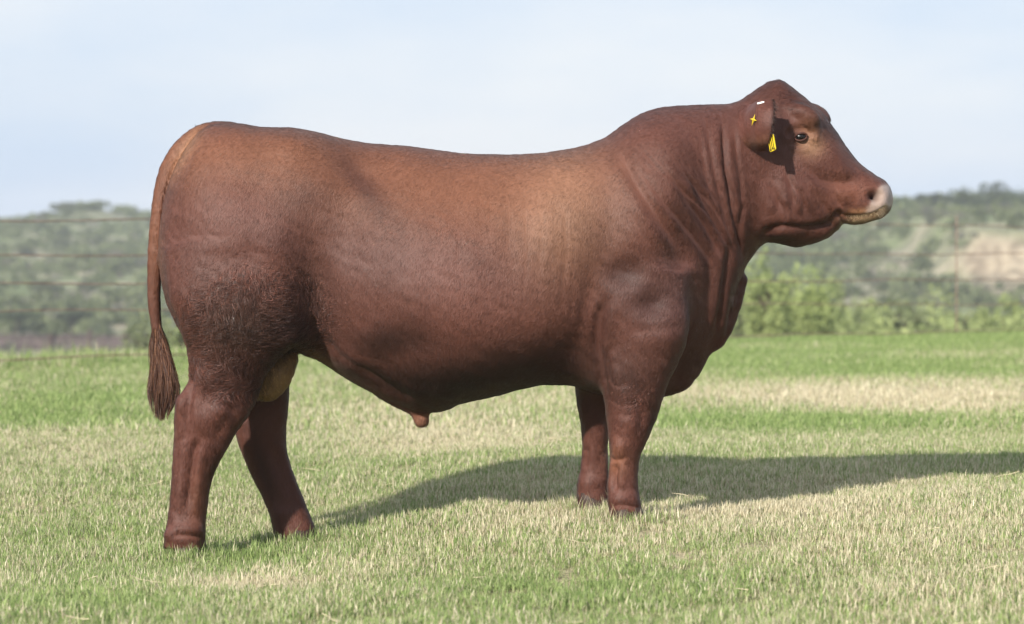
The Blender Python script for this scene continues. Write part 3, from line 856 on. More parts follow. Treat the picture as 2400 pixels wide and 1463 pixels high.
paint(585, 765, 150, 100, (.026, .0135, .0085), .88); paint(690, 780, 70, 60, dark, .8); paint(560, 880, 90, 90, dark, .5); paint(1030, 900, 260, 62, dark, .95); paint(1270, 860, 190, 62, dark, .8); paint(930, 805, 110, 34, (.034, .013, .0095), .85); paint(1480, 880, 110, 80, (.06, .028, .022), .5); paint(1560, 700, 120, 90, (.085, .042, .036), .6); paint(760, 690, 60, 130, (.075, .036, .029), .5)  # dark thigh hair; belly and lower side darkened with painted form shade
paint(850, 430, 110, 30, (.052, .019, .013), .75, .9); paint(640, 580, 80, 60, (.055, .021, .016), .5); paint(470, 640, 60, 90, (.06, .023, .017), .45); paint(1468, 640, 46, 38, (.040, .015, .011), .75); paint(1530, 715, 52, 36, (.040, .015, .011), .75); paint(1420, 745, 24, 70, (.045, .017, .012), .6); paint(720, 470, 60, 40, (.07, .027, .019), .5); paint(1640, 480, 60, 120, (.07, .027, .021), .45, .3); paint(1700, 640, 40, 110, (.055, .022, .017), .5); paint(930, 770, 90, 34, (.05, .02, .016), .5); paint(900, 790, 60, 30, dark, .5); paint(1470, 900, 60, 50, dark, .3)  # shade of muscle dents, hollows and neck painted into the coat
paint(1530, 1010, 18, 70, dark, .7); paint(1625, 860, 50, 60, dark, .4); paint(500, 1130, 16, 80, dark, .7); paint(600, 1120, 22, 110, dark, .6, -.3)  # darker leg edges; shadow on the brisket painted in
paint(470, 1180, 30, 70, (.16, .06, .03), .5); paint(1445, 1080, 24, 40, (.22, .09, .05), .6)
paint(745, 842, 60, 13, (.20, .10, .045), .7, .55); paint(895, 928, 80, 15, (.13, .046, .029), .75, .47)
paint(1840, 330, 36, 60, (.09, .035, .028), .4); paint(1900, 325, 30, 40, (.24, .115, .06), .6); paint(1905, 345, 26, 20, (.34, .2, .12), .4); paint(1945, 300, 30, 26, dark, .5, .9)
paint(1990, 450, 60, 30, (.17, .062, .036), .6); paint(1920, 530, 40, 8, dark, .5)
paint(2022, 517, 42, 9.5, (.29, .195, .115), .8); paint(2055, 500, 26, 12, (.33, .20, .11), .7); paint(2020, 497, 40, 8, (.30, .15, .075), .6)
mz = sstep(2044, 2056, PU + 0.55*(PV - 460))*(1 - sstep(484, 498, PV + 0.35*(PU - 2070)))*sstep(430, 440, PV + .1*(PU - 2060))
CC = CC*(1 - mz[:, None]) + np.array([.265, .195, .16])*mz[:, None]
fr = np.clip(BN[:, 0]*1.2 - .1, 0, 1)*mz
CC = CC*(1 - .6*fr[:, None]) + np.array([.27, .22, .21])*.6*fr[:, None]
paint(2050, 459, 13, 10, (.035, .014, .012), 1.0)
ds = scrot(*BV.T); sk = np.clip(1 - ds/0.012, 0, 1)*sstep(-.2, -.02, -np.abs(BV[:, 1] + .05)+.08)
CC = CC*(1 - sk[:, None]) + np.array([.25, .145, .06])*sk[:, None]
dsh = sheath(*BV.T); sk2 = (np.clip(1 - dsh/0.01, 0, 1)*sstep(940, 985, PU)*0.8)
CC = CC*(1 - sk2[:, None]) + np.array([.22, .10, .062])*sk2[:, None]
CC *= (1 + .20*wav(BV, 8, 4, 4) + .07*wav(BV*np.array([1, 1, .35]), 40, 3, 6))[:, None]
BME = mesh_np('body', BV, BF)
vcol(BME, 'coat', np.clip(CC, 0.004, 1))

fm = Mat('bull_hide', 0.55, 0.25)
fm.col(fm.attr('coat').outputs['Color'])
mpn = fm.n('ShaderNodeMapping'); mpn.inputs['Rotation'].default_value = (0, 0.5, 0); mpn.inputs['Scale'].default_value = (330, 330, 70)
fm.l(fm.pos(), mpn.inputs['Vector'])
fm.bump(fm.noise(1.0, 3, mpn.outputs['Vector']), 0.5, 0.004)
fm.l(fm.ramp(fm.attr('coat').outputs['Fac'], .012, .06, .0, .07), fm.b.inputs['Sheen Weight'])
fm.b.inputs['Sheen Roughness'].default_value = 0.45
fm.b.inputs['Sheen Tint'].default_value = (0.9, 0.84, 0.84, 1)

bull = empty('bull', (0.0, 0.0, 0.0))
tag(bull, 'large red brown bull standing in profile on the lawn', 'bull')
body = link('body', BME, fm.m, bull)

# ray into the body from the photo's side, for placing eyes, tag, whiskers
def hit(px, py):
    ys_ = np.linspace(-.55, .3, 1200)
    s = FPX/(CAMD + ys_); d = sdf((px - 1200)/s, ys_, CAMH - (py - HOR)/s)
    i = int(np.argmax(d < 0)); y = ys_[i]
    x, z = W(px, py, y)
    return np.array([x, y, z])

# --- short coat hair and curls
hmat = Mat('coat_strands', 0.5, 0.28)
hmat.col(hmat.attr('hcol').outputs['Color'])
hmat.l(hmat.ramp(hmat.attr('hcol').outputs['Fac'], .012, .06, .0, .07), hmat.b.inputs['Sheen Weight'])
hmat.l(hmat.attr('hnrm').outputs['Vector'], hmat.b.inputs['Normal'])
hmat.b.inputs['Sheen Roughness'].default_value = 0.4
hmat.b.inputs['Sheen Tint'].default_value = (0.9, 0.84, 0.84, 1)
q = BV[BF]; fa = np.linalg.norm(np.cross(q[:, 2] - q[:, 0], q[:, 3] - q[:, 1]), axis=1)/2
FU, FV_ = PU[BF].mean(1), PV[BF].mean(1); FNy = BN[BF][:, :, 1].mean(1); FY = BV[BF][:, :, 1].mean(1)
def gb(px, py, rx, ry, rot=0):
    c, s = math.cos(rot), math.sin(rot); dx, dy = FU - px, FV_ - py
    return np.exp(-(((dx*c + dy*s)/rx)**2 + ((-dx*s + dy*c)/ry)**2))
curlF = np.clip(1.25*gb(600, 740, 150, 100) + .9*gb(520, 830, 90, 80) + .8*gb(560, 900, 70, 60) + .6*gb(700, 760, 60, 70) + .45*gb(1485, 930, 60, 60), 0, 1)
curlF = np.clip((curlF - .08)*1.1, 0, 1)**1.3
longF = np.clip(.8*gb(1830, 220, 60, 36) + .6*gb(1010, 915, 130, 45) + .35*gb(1480, 940, 70, 90) + .4*gb(450, 1150, 70, 120), 0, 1)
vis = np.where(FNy < 0.25, 1.0, 0.30)
mzF = mz[BF].mean(1)
def strands(name, n, wgt, L, LV, rad, lift, npt, curl, seed, label=None, tv=.22, nj=.18):
    r = np.random.default_rng(seed)
    p = wgt*fa; p = p/p.sum()
    fi = r.choice(len(BF), n, p=p)
    a, b = r.random((n, 1)), r.random((n, 1)); qq = BV[BF[fi]]; nn = BN[BF[fi]]; cc = CC[BF[fi, 0]]
    bl = lambda t: (t[:, 0]*(1-a)*(1-b) + t[:, 1]*a*(1-b) + t[:, 2]*a*b + t[:, 3]*(1-a)*b)
    root = bl(qq); N = bl(nn); N /= np.linalg.norm(N, axis=1)[:, None]
    u, v = FU[fi], FV_[fi]
    # lie of the coat: back and down on the trunk, down on legs, back from the face
    fl = np.stack([np.full(n, -.55), np.zeros(n), np.full(n, -.85)], -1)
    fl[:, 0] += -.5*(v < 420) + .25*(v > 900)
    hd = sstep(1750, 1850, u); fl[:, 0] += hd*(-.3); fl[:, 2] += hd*.35
    fl[:, 0] += .35*wav(root, 5, 2, 8); fl[:, 2] += .35*wav(root, 5, 2, 9); fl[:, 1] += .3*wav(root, 6, 2, 5)
    fl += r.normal(0, .16, fl.shape)
    fl -= N*(fl*N).sum(1)[:, None]; fl /= np.linalg.norm(fl, axis=1)[:, None] + 1e-6
    bi = np.cross(N, fl)
    ln = L*r.uniform(1 - LV, 1 + LV, n)*((1 + .7*longF[fi]) if curl == 0 else (.3 + .7*sstep(0, .7, curlF[fi])))
    t = np.linspace(0, 1, npt)[None, :, None]
    P = root[:, None] - N[:, None]*.0015 + fl[:, None]*t*ln[:, None, None] + N[:, None]*(lift*np.sin(t*2.2)*ln[:, None, None])
    if curl:
        ph = (6*wav(root, 11, 2, 12))[:, None, None]; w_ = curl*r.uniform(.5, 1.2, (n, 1, 1)); fq = 6.5
        P = P + bi[:, None]*w_*ln[:, None, None]*(np.sin(t*fq + ph) - np.sin(ph)) + N[:, None]*.25*w_*ln[:, None, None]*np.sin(t*5 + ph*1.3)*t
    hc = bpy.data.hair_curves.new(name)
    hc.add_curves([npt]*n)
    hc.attributes['position'].data.foreach_set('vector', P.astype(np.float32).ravel())
    ra = hc.attributes.get('radius') or hc.attributes.new('radius', 'FLOAT', 'POINT')
    rr = rad*r.uniform(.7, 1.3, (n, 1))*np.linspace(1, .25, npt)[None]
    ra.data.foreach_set('value', rr.astype(np.float32).ravel())
    ca = hc.attributes.new('hcol', 'FLOAT_COLOR', 'CURVE')
    tone = np.exp(r.normal(0, tv, (n, 1)))*(1 + .20*wav(np.stack([root[:, 0]*.85 - root[:, 2]*.55, root[:, 1], (-root[:, 0]*.55 - root[:, 2]*.85)*.16], -1), 150, 2, 7))[:, None]
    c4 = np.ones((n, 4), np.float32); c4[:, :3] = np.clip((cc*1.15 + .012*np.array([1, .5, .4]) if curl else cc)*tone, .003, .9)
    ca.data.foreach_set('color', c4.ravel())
    na_ = hc.attributes.new('hnrm', 'FLOAT_VECTOR', 'CURVE')
    nv2 = N + nj*r.normal(0, 1, N.shape); nv2 /= np.linalg.norm(nv2, axis=1)[:, None]
    na_.data.foreach_set('vector', nv2.astype(np.float32).ravel())
    o = link(name, hc, hmat.m, bull)
    return tag(o, label, kind='stuff')
strands('coat_hair', 560000, vis*(1 - mzF*.97)*(1 - .5*np.clip(curlF, 0, 1)*(FY < 0)), .0120, .4, .00030, .16, 4, 0, 1, 'short smooth red brown coat')
strands('curly_hair', 60000, curlF*np.where(FY < 0, 1, .5), .021, .4, .0006, .38, 7, .30, 2, 'dark curly hair on the thigh', .45, .3)

# --- eyes
em = Mat('eye', 0.28, 0.3).col((.006, .005, .005))
def uvsphere(r, nu=24, nv=14):
    v = []; 
    for i in range(nv + 1):
        th = math.pi*i/nv
        for j in range(nu):
            ph = 2*math.pi*j/nu
            v.append((r*math.sin(th)*math.cos(ph), r*math.sin(th)*math.sin(ph), r*math.cos(th)))
    f = [(i*nu + j, (i+1)*nu + j, (i+1)*nu + (j+1) % nu, i*nu + (j+1) % nu) for i in range(nv) for j in range(nu)]
    return mesh_poly('eye', v, f)
eye_me = uvsphere(.021)
e0 = hit(1877, 321)
for sgn in (1, -1):
    e = link('eye', eye_me, em.m, bull)
    e.location = (e0[0] + (0 if sgn > 0 else .05), sgn*(e0[1] + .0045), e0[2]); e.scale = (.92, .60, .62); e.rotation_euler = (0, 0.12, 0)
# lids: a rim round each eye, hide coloured
lm = Mat('eyelid', .7, .15).col((.06, .026, .02))
for sgn in (1, -1):
    a = np.linspace(0, 2*np.pi, 40)
    pts = np.stack([.0205*np.cos(a), -.004 - .006*np.cos(a)**2*0 + .0035*np.cos(2*a), .0125*np.sin(a) + .0025*np.cos(a)], -1)
    v, f = tube_path(pts, .0034, 8)
    el = link('eyelid', mesh_poly('eyelid', v, f), lm.m, bull)
    el.location = (e0[0] + (0 if sgn > 0 else .05), sgn*(e0[1] + .001), e0[2]); el.scale = (1, sgn, 1)

# --- ears
def grid_surf(ctrl, nu, nv):
    c = np.array(ctrl, float)                       # rows v, cols u, xyz
    R, C = c.shape[:2]
    t = np.linspace(0, C-1, nu); s = np.linspace(0, R-1, nv)
    a = np.stack([[pchip(np.arange(C), c[r, :, k])(t) for k in range(3)] for r in range(R)])   # R,3,nu
    b = np.stack([[pchip(np.arange(R), a[:, k, i])(s) for i in range(nu)] for k in range(3)])  # 3,nu,nv
    return b.transpose(2, 1, 0)                     # nv,nu,3
def surf_pt(px, py, off):
    p = hit(px, py); return free_pt(px, py, p[1] - off)
def base_pt(px, py, inset=.03):
    p = hit(px, py); p[1] += inset; return p
def free_pt(px, py, y):
    x, z = W(px, py, y); return np.array([x, y, z])
ear_ctrl = [[base_pt(1738, 248, .012), surf_pt(1756, 245, .010), free_pt(1782, 237, -.232), free_pt(1809, 233, -.252)],
            [base_pt(1722, 272, .012), surf_pt(1742, 270, .012), free_pt(1776, 263, -.266), free_pt(1813, 257, -.290)],
            [base_pt(1722, 303, .012), surf_pt(1742, 302, .014), free_pt(1774, 297, -.275), free_pt(1809, 292, -.302)],
            [base_pt(1736, 332, .012), surf_pt(1752, 333, .012), free_pt(1776, 331, -.262), free_pt(1803, 326, -.288)],
            [base_pt(1756, 347, .012), surf_pt(1766, 351, .006), free_pt(1779, 355, -.215), free_pt(1796, 353, -.235)]]
g = grid_surf(ear_ctrl, 26, 34)
du = np.gradient(g, axis=1); dv = np.gradient(g, axis=0)
nrm = np.cross(du, dv); nrm /= np.linalg.norm(nrm, axis=2)[:, :, None] + 1e-9
if nrm[:, :, 1].mean() > 0: nrm = -nrm
g = g + nrm*(.004*wav(g, 30, 2, 2))[:, :, None]
th = .0055*np.linspace(1.3, .5, 26)[None, :, None]
outer, inner = g + nrm*th*.5, g - nrm*th*.5
nv_, nu_ = g.shape[:2]
vv = np.concatenate([outer.reshape(-1, 3), inner.reshape(-1, 3)])
fo = grid_faces(nv_, nu_); fi_ = fo[:, ::-1] + nv_*nu_
ii = np.arange(nv_*nu_).reshape(nv_, nu_)
rim = np.concatenate([ii[0], ii[1:, -1], ii[-1, -2::-1], ii[-2:0:-1, 0]])
rr2 = np.roll(rim, -1)
fs = np.stack([rim, rr2, rr2 + nv_*nu_, rim + nv_*nu_], 1)
ear_me = mesh_np('ear', vv, np.concatenate([fo, fi_, fs]))
uu = np.tile(np.linspace(0, 1, nu_)[None], (nv_, 1)).ravel()
vvv = np.tile(np.linspace(0, 1, nv_)[:, None], (1, nu_)).ravel()
ec = np.array([.105, .038, .027])[None]*(1 + .25*wav(outer.reshape(-1, 3), 25, 3, 2))[:, None]
lowk = (sstep(.55, .8, vvv)*(1 - sstep(.85, 1, vvv)))[:, None]*.6
ec = ec*(1 - lowk) + np.array([.15, .07, .04])*lowk
rk = (sstep(.92, 1.0, uu))[:, None]*.8
ec_o = ec*(1 - rk) + np.array([.035, .016, .013])*rk
vcol(ear_me, 'coat', np.concatenate([ec_o, np.repeat(np.array([[.05, .022, .018]]), nv_*nu_, 0)]))
ear_n = link('ear', ear_me, fm.m, bull)
ear_f = link('ear', ear_me, fm.m, bull); ear_f.scale = (1, -1, 1); ear_f.location = (.035, 0, -.02)

def hair_obj(name, P, rad, col, parent, seed=0, taper=.3, label=None, var=.25, nrm_=None):
    r = np.random.default_rng(seed); n, m = P.shape[:2]
    hc = bpy.data.hair_curves.new(name); hc.add_curves([m]*n)
    hc.attributes['position'].data.foreach_set('vector', P.astype(np.float32).ravel())
    ra = hc.attributes.get('radius') or hc.attributes.new('radius', 'FLOAT', 'POINT')
    ra.data.foreach_set('value', (rad*r.uniform(.7, 1.3, (n, 1))*np.linspace(1, taper, m)[None]).astype(np.float32).ravel())
    ca = hc.attributes.new('hcol', 'FLOAT_COLOR', 'CURVE')
    c4 = np.ones((n, 4), np.float32); c4[:, :3] = np.clip(np.broadcast_to(np.array(col), (n, 3))*np.exp(r.normal(0, var, (n, 1))), .003, .9)
    ca.data.foreach_set('color', c4.ravel())
    if nrm_ is None:
        nrm_ = np.broadcast_to(np.array([0, -1.0, .15]), (n, 3)) + r.normal(0, .5, (n, 3)); nrm_ = nrm_/np.linalg.norm(nrm_, axis=1)[:, None]
    na_ = hc.attributes.new('hnrm', 'FLOAT_VECTOR', 'CURVE'); na_.data.foreach_set('vector', np.ascontiguousarray(nrm_, dtype=np.float32).ravel())
    return tag(link(name, hc, hmat.m, parent), label, kind='stuff')
# hair on the ear back, rim fringe
r = np.random.default_rng(31); n = 9000
a_, b_ = r.integers(0, nv_-1, n), r.integers(0, nu_-1, n)
root = outer[a_, b_]*.5 + outer[a_+1, b_+1]*.5 + r.normal(0, .0012, (n, 3)); dr = du[a_, b_]/np.linalg.norm(du[a_, b_], axis=1)[:, None] + .5*dv[a_, b_]/np.linalg.norm(dv[a_, b_], axis=1)[:, None]
dr += r.normal(0, .2, dr.shape)
t = np.linspace(0, 1, 4)[None, :, None]; ln = r.uniform(.004, .008, (n, 1, 1))
ehair = hair_obj('ear_hair', root[:, None] + dr[:, None]*t*ln + nrm[a_, b_][:, None]*.14*ln*np.sin(2*t), .00035, ec_o.reshape(nv_, nu_, 3)[a_, b_], bull, 3, nrm_=nrm[a_, b_])
n = 420
a_ = r.integers(0, nv_//2 + 6, n); root = g[a_, -1]*1.0 + r.normal(0, .001, (n, 3))
dr = np.stack([r.normal(.8, .4, n), r.normal(.5, .5, n), r.normal(-.4, .4, n)], -1); ln = r.uniform(.004, .013, (n, 1, 1))
hair_obj('ear_fringe', root[:, None] + dr[:, None]*t*ln + np.array([0, 0, -.3])*t*t*ln, .0005, (.03, .014, .011), bull, 4)

# --- ear tag, stud and clip
ym = Mat('yellow_tag', .35, .5).col((.62, .45, .02))
km = Mat('tag_ink', .5, .3).col((.01, .01, .008))
wm = Mat('white_clip', .4, .5).col((.82, .80, .78))
def rounded_plate(name, w, h, th, r, n=5):
    pr = []
    for cx, cz, a0 in ((w/2-r, h/2-r, 0), (-w/2+r, h/2-r, 90), (-w/2+r, -h/2+r, 180), (w/2-r, -h/2+r, 270)):
        for k in range(n + 1):
            a = math.radians(a0 + 90*k/n); pr.append((cx + r*math.cos(a), cz + r*math.sin(a)))
    m = len(pr)
    v = [(x, -th/2, z) for x, z in pr] + [(x, th/2, z) for x, z in pr]
    f = [tuple(range(m)), tuple(range(2*m-1, m-1, -1))] + [(i, m + i, m + (i+1) % m, (i+1) % m) for i in range(m)]
    return mesh_poly(name, v, f, False)
tg = link('ear_tag', rounded_plate('ear_tag', .032, .056, .003, .005), ym.m, bull)
tag(tg, 'yellow plastic ear tag with black marks')
tp = free_pt(1809, 335, -.285)
tg.location = tp; tg.rotation_euler = (0.0, -.27, radians(-58))
for k, (dx, z0, z1, w_) in enumerate([(-.009, -.020, .020, .0028), (0.0, -.024, .016, .0028), (.009, -.020, .020, .0028), (-.009, -.0265, -.019, .0065), (0.0, -.022, -.016, .0055), (.009, -.0265, -.019, .0065)]):
    mk = link('mark', rounded_plate('mark', w_, z1 - z0, .0012, .0008, 2), km.m, tg)
    mk.location = (dx, -.0020, (z0 + z1)/2)
def star_mesh():
    v = [(0, -.006, 0)]
    for k in range(8):
        a = math.pi*k/4; rr = (.021 if k % 4 == 2 else .013) if k % 2 == 0 else .0048
        v.append((rr*math.cos(a), -.001, rr*math.sin(a)))
    v.append((0, .003, 0))
    f = [(0, 1 + (k+1) % 8, 1 + k) for k in range(8)] + [(9, 1 + k, 1 + (k+1) % 8) for k in range(8)]
    return mesh_poly('ear_tag_stud', v, f, False)
sp = hit(1766, 281); sp = free_pt(1766, 281, -.275)
st_ = link('ear_tag_stud', star_mesh(), ym.m, bull); st_.location = sp; st_.rotation_euler = (0, .30, radians(-28)); tag(st_, 'yellow four pointed back stud of the ear tag')
cl_ = link('ear_clip', rounded_plate('ear_clip', .024, .0055, .005, .002), wm.m, bull)
cl_.location = free_pt(1783, 241, -.252); cl_.rotation_euler = (0, -.22, radians(-10)); tag(cl_, 'small white metal clip on the upper ear edge')

# --- hooves (two claws and dewclaws each)
hfm = Mat('hoof_horn', .6, .3)
hfm.col(hfm.mix(hfm.ramp(hfm.noise(40, 4, hfm.pos()), .3, .7), (.024, .014, .011), (.06, .034, .026)))
def claw(cx, cy, s):
    V = []; F = []
    for k, (z, sc, sh) in enumerate([(0, 1.0, .0), (.02, .98, -.002), (.05, .86, -.012), (.075, .66, -.022), (.078, .3, -.024)]):
        for j in range(16):
            a = 2*math.pi*j/16
            x = .058*math.cos(a); y = .029*math.sin(a)*(1.0 - .35*max(0, math.cos(a)))
            V.append((cx + sh + x*sc, cy + s*.002 + y*sc, z))
    for k in range(4):
        for j in range(16): F.append((k*16+j, k*16+(j+1) % 16, (k+1)*16+(j+1) % 16, (k+1)*16+j))
    F.append(tuple(range(15, -1, -1))); F.append(tuple(range(64, 80)))
    return V, F
def hoof(px, y, zoff=0.0):
    V, F = [], []
    for s in (-1, 1):
        v, f = claw(0.012, s*.032, s); b = len(V); V += v; F += [tuple(i + b for i in q) for q in f]
    x, _ = W(px, 1250, y)
    o = link('hoof', mesh_poly('hoof', V, F), hfm.m, bull)
    o.location = (x, y, float(lawn_z(np.array([x]), np.array([y]))[0]) - .006 + zoff)
    for s in (-1, 1):
        e = link('dewclaw', eye_me.copy(), None, o); e.data.materials.clear(); e.data.materials.append(hfm.m)
        e.location = (-.046, s*.022, .06); e.scale = (.6, .6, .8)
for px, y in ((436, -.215), (700, .21), (1468, -.2), (1392, .2)): hoof(px, y)

# --- tail switch, tufts, whiskers
r = np.random.default_rng(9); n = 9000
yy0 = r.uniform(705, 850, n)
cx = pchip([700, 770, 800, 870, 920, 975], [363, 368, 372, 381, 383, 378]); hw = pchip([700, 770, 800, 860, 910, 950, 978], [9, 13, 21, 31, 34, 27, 18])
s_ = np.clip(r.normal(0, .5, n), -1, 1); dpt = np.clip(r.normal(0, .5, n), -1, 1)
end = np.minimum(yy0 + r.uniform(80, 260, n), r.uniform(905, 988, n) - 30*np.abs(s_)**2*r.random(n))
t = np.linspace(0, 1, 9)[None]
vv_ = yy0[:, None] + (end - yy0)[:, None]*t
lock = .16*np.sin(vv_/21 + 9*np.round(s_*3)[:, None]) + .10*np.sin(vv_/47 + 5*np.round(dpt*3)[:, None]) + .16*np.sin(vv_/r.uniform(14, 60, (n, 1)) + r.uniform(0, 6.28, (n, 1)))
uu_ = cx(vv_) + hw(vv_)*(s_[:, None]*(.55 + .45*t) + lock*.55)
yq = -.012 + (hw(vv_)*CAMD/FPX)*.75*(dpt[:, None] + .4*np.cos(vv_/25 + 7*np.round(dpt*3)[:, None])*.3)
sc_ = (CAMD + yq)/FPX
P = np.stack([(uu_ - 1200)*sc_, yq, CAMH - (vv_ - HOR)*sc_], -1)
cs_ = np.where((r.random(n) < .35)[:, None], np.array([[.16, .075, .04]]), np.array([[.055, .022, .014]]))
hair_obj('tail_switch', P, .00045, cs_, bull, 5, .5, 'brown switch of long hair at the tail end')
def tuft(name, px, py, n, L, col, dirx, seed, y0=0.0, spread=8):
    r = np.random.default_rng(seed); x, z = W(px, py, y0)
    root = np.stack([x + r.normal(0, spread*.0008, n), y0 + r.normal(0, .008, n), z - .008 + r.normal(0, .002, n)], -1)
    d = np.stack([dirx + r.normal(0, .25, n), r.normal(0, .3, n), .9 + r.normal(0, .2, n)], -1)
    t = np.linspace(0, 1, 4)[None, :, None]
    return hair_obj(name, root[:, None] + d[:, None]*t*r.uniform(.4, 1, (n, 1, 1))*L, .0006, col, bull, seed)
tuft('rump_tuft', 466, 300, 60, .022, (.03, .018, .016), .1, 41); tuft('rump_tuft', 507, 293, 45, .022, (.03, .018, .016), -.3, 42, spread=4)
W_ = []
for k in range(520):
    px = r.uniform(1982, 2074); 
    bz = np.interp(px, [1978, 2000, 2025, 2050, 2068, 2080], [521, 521, 519, 512, 501, 489])
    p = base_pt(px, bz - r.uniform(1.5, 17), .002)
    if p[1] > .2: continue
    d = np.array([r.normal(.05, .3), r.normal(-.5, .3), r.normal(-.7, .25)]); L = r.uniform(.004, .012)
    W_.append([p + d*L*s for s in (0, .33, .66, 1)])
hair_obj('chin_hair', np.array(W_), .00022, (.42, .30, .17), bull, 6, label='pale bristly hair on the lower lip')
W_ = []
for k in range(26):
    px = r.uniform(2045, 2078); py = r.uniform(478, 500)
    p = base_pt(px, py, .002)
    if p[1] > .2: continue
    d = np.array([r.normal(.5, .3), r.normal(-.7, .3), r.normal(-.3, .3)]); L = r.uniform(.02, .045)
    W_.append([p + d*L*s + np.array([0, 0, -.006])*s*s for s in (0, .33, .66, 1)])
hair_obj('whiskers', np.array(W_), .0002, (.55, .45, .32), bull, 7)

# ------------------------------------------------------------------ grass
bmz = Mat('grass_blades', 0.55, 0.25)
tint = bmz.attr('tint').outputs['Fac']; along = bmz.attr('along').outputs['Fac']
dn = bmz.n('ShaderNodeAttribute'); dn.attribute_name = 'dry'; dn.attribute_type = 'INSTANCER'
ad = bmz.n('ShaderNodeMath'); ad.operation = 'SUBTRACT'
bmz.l(dn.outputs['Fac'], ad.inputs[0]); bmz.l(tint, ad.inputs[1])
isdry = bmz.ramp(ad.outputs[0], -0.06, 0.06)
var = bmz.attr('var').outputs['Fac']
green = bmz.mix(var, (0.14, 0.215, 0.06), (0.38, 0.465, 0.18))
straw = bmz.mix(var, (0.42, 0.355, 0.22), (0.80, 0.73, 0.54))
green = bmz.mix(bmz.ramp(along, 0.0, 0.35), straw, green)          # pale sheath at the foot of each blade
c = bmz.mix(isdry, green, straw)
bmz.col(c)
tr = bmz.n('ShaderNodeBsdfTranslucent'); bmz.l(c, tr.inputs['Color'])
ms = bmz.n('ShaderNodeMixShader'); ms.inputs[0].default_value = 0.42
bmz.l(bmz.b.outputs['BSDF'], ms.inputs[1]); bmz.l(tr.outputs['BSDF'], ms.inputs[2]); bmz.l(ms.outputs['Shader'], bmz.out.inputs['Surface'])

def clump(name, n, R, hmin, hmax, wid, lean, seed, flatfrac=.12):
    r = np.random.default_rng(seed)
    a = r.uniform(0, 6.283, n); q = R*np.sqrt(r.random(n))
    bx, by = q*np.cos(a), q*np.sin(a)
    h = r.uniform(hmin, hmax, n)*np.where(r.random(n) < .06, 1.45, 1)
    le = np.abs(r.normal(0, lean, n)) + .05
    lay = r.random(n) < flatfrac; le[lay] += r.uniform(.5, 1.0, lay.sum())
    d = r.uniform(0, 6.283, n); f = d + r.normal(1.57, .6, n)
    w = wid*r.uniform(.6, 1.3, n)
    V = []
    for t, ww in ((0, 1.0), (.5, .85), (1.0, 0)):
        hx = np.sin(le*t*1.1)*h*t; hz = np.cos(le*t*1.1)*h*t
        cx_, cy_ = bx + np.cos(d)*hx, by + np.sin(d)*hx
        o = np.stack([np.cos(f), np.sin(f), 0*f], -1)*(w*ww/2)[:, None]
        c_ = np.stack([cx_, cy_, hz - .004*(t == 0)], -1)
        V += [c_ - o, c_ + o] if ww > 0 else [c_]
    V = np.stack(V, 1)
    b = np.arange(n)[:, None]*5
    F = np.concatenate([b + np.array([[0, 1, 3]]), b + np.array([[0, 3, 2]]), b + np.array([[2, 3, 4]])])
    me = mesh_np(name, V.reshape(-1, 3), F, smooth=False)
    for nm, val in (('tint', np.repeat(r.random(n), 5)), ('along', np.tile([0, 0, .5, .5, 1], n)), ('var', np.repeat(r.random(n), 5))):
        at = me.attributes.new(nm, 'FLOAT', 'POINT'); at.data.foreach_set('value', val.astype(np.float32))
    me.materials.append(bmz.m)
    return bpy.data.objects.new(name, me)

def dry_at(x, y):
    p = np.stack([x, y, 0*x], -1)
    n_ = .5 + .33*wav(p*np.array([.7, 1.6, 1]), .9, 3, 6) + .22*wav(p, 3.3, 3, 8) + .12*wav(p, 11, 2, 9)
    D = y + CAMD; px = 1200 + x*FPX/D; py = HOR + CAMH*FPX/D
    g = lambda a, b, c, d: np.exp(-((px - a)/c)**2 - ((py - b)/d)**2)
    n_ = n_*.66 + .045
    n_ += .55*g(2050, 940, 480, 42) + .45*g(1950, 1230, 480, 80) + .45*g(1050, 1030, 380, 60) + .35*g(150, 1065, 250, 40) + .55*g(560, 1335, 190, 32) + .3*g(1300, 1210, 220, 60) + .25*g(2250, 835, 180, 9) + .3*g(2150, 1420, 250, 40)
    n_ -= .35*g(300, 1350, 330, 110) + .4*g(1300, 1390, 500, 70) + .5*g(1900, 1010, 600, 34) + .35*g(200, 940, 300, 60) + .35*g(2000, 870, 500, 20) + .35*g(100, 1000, 250, 25) + .25*g(1750, 1330, 250, 40) + .25*g(620, 1260, 200, 30)
    n_ -= .35*sstep(860, 800, py)
    return np.clip(n_, .02, .93)

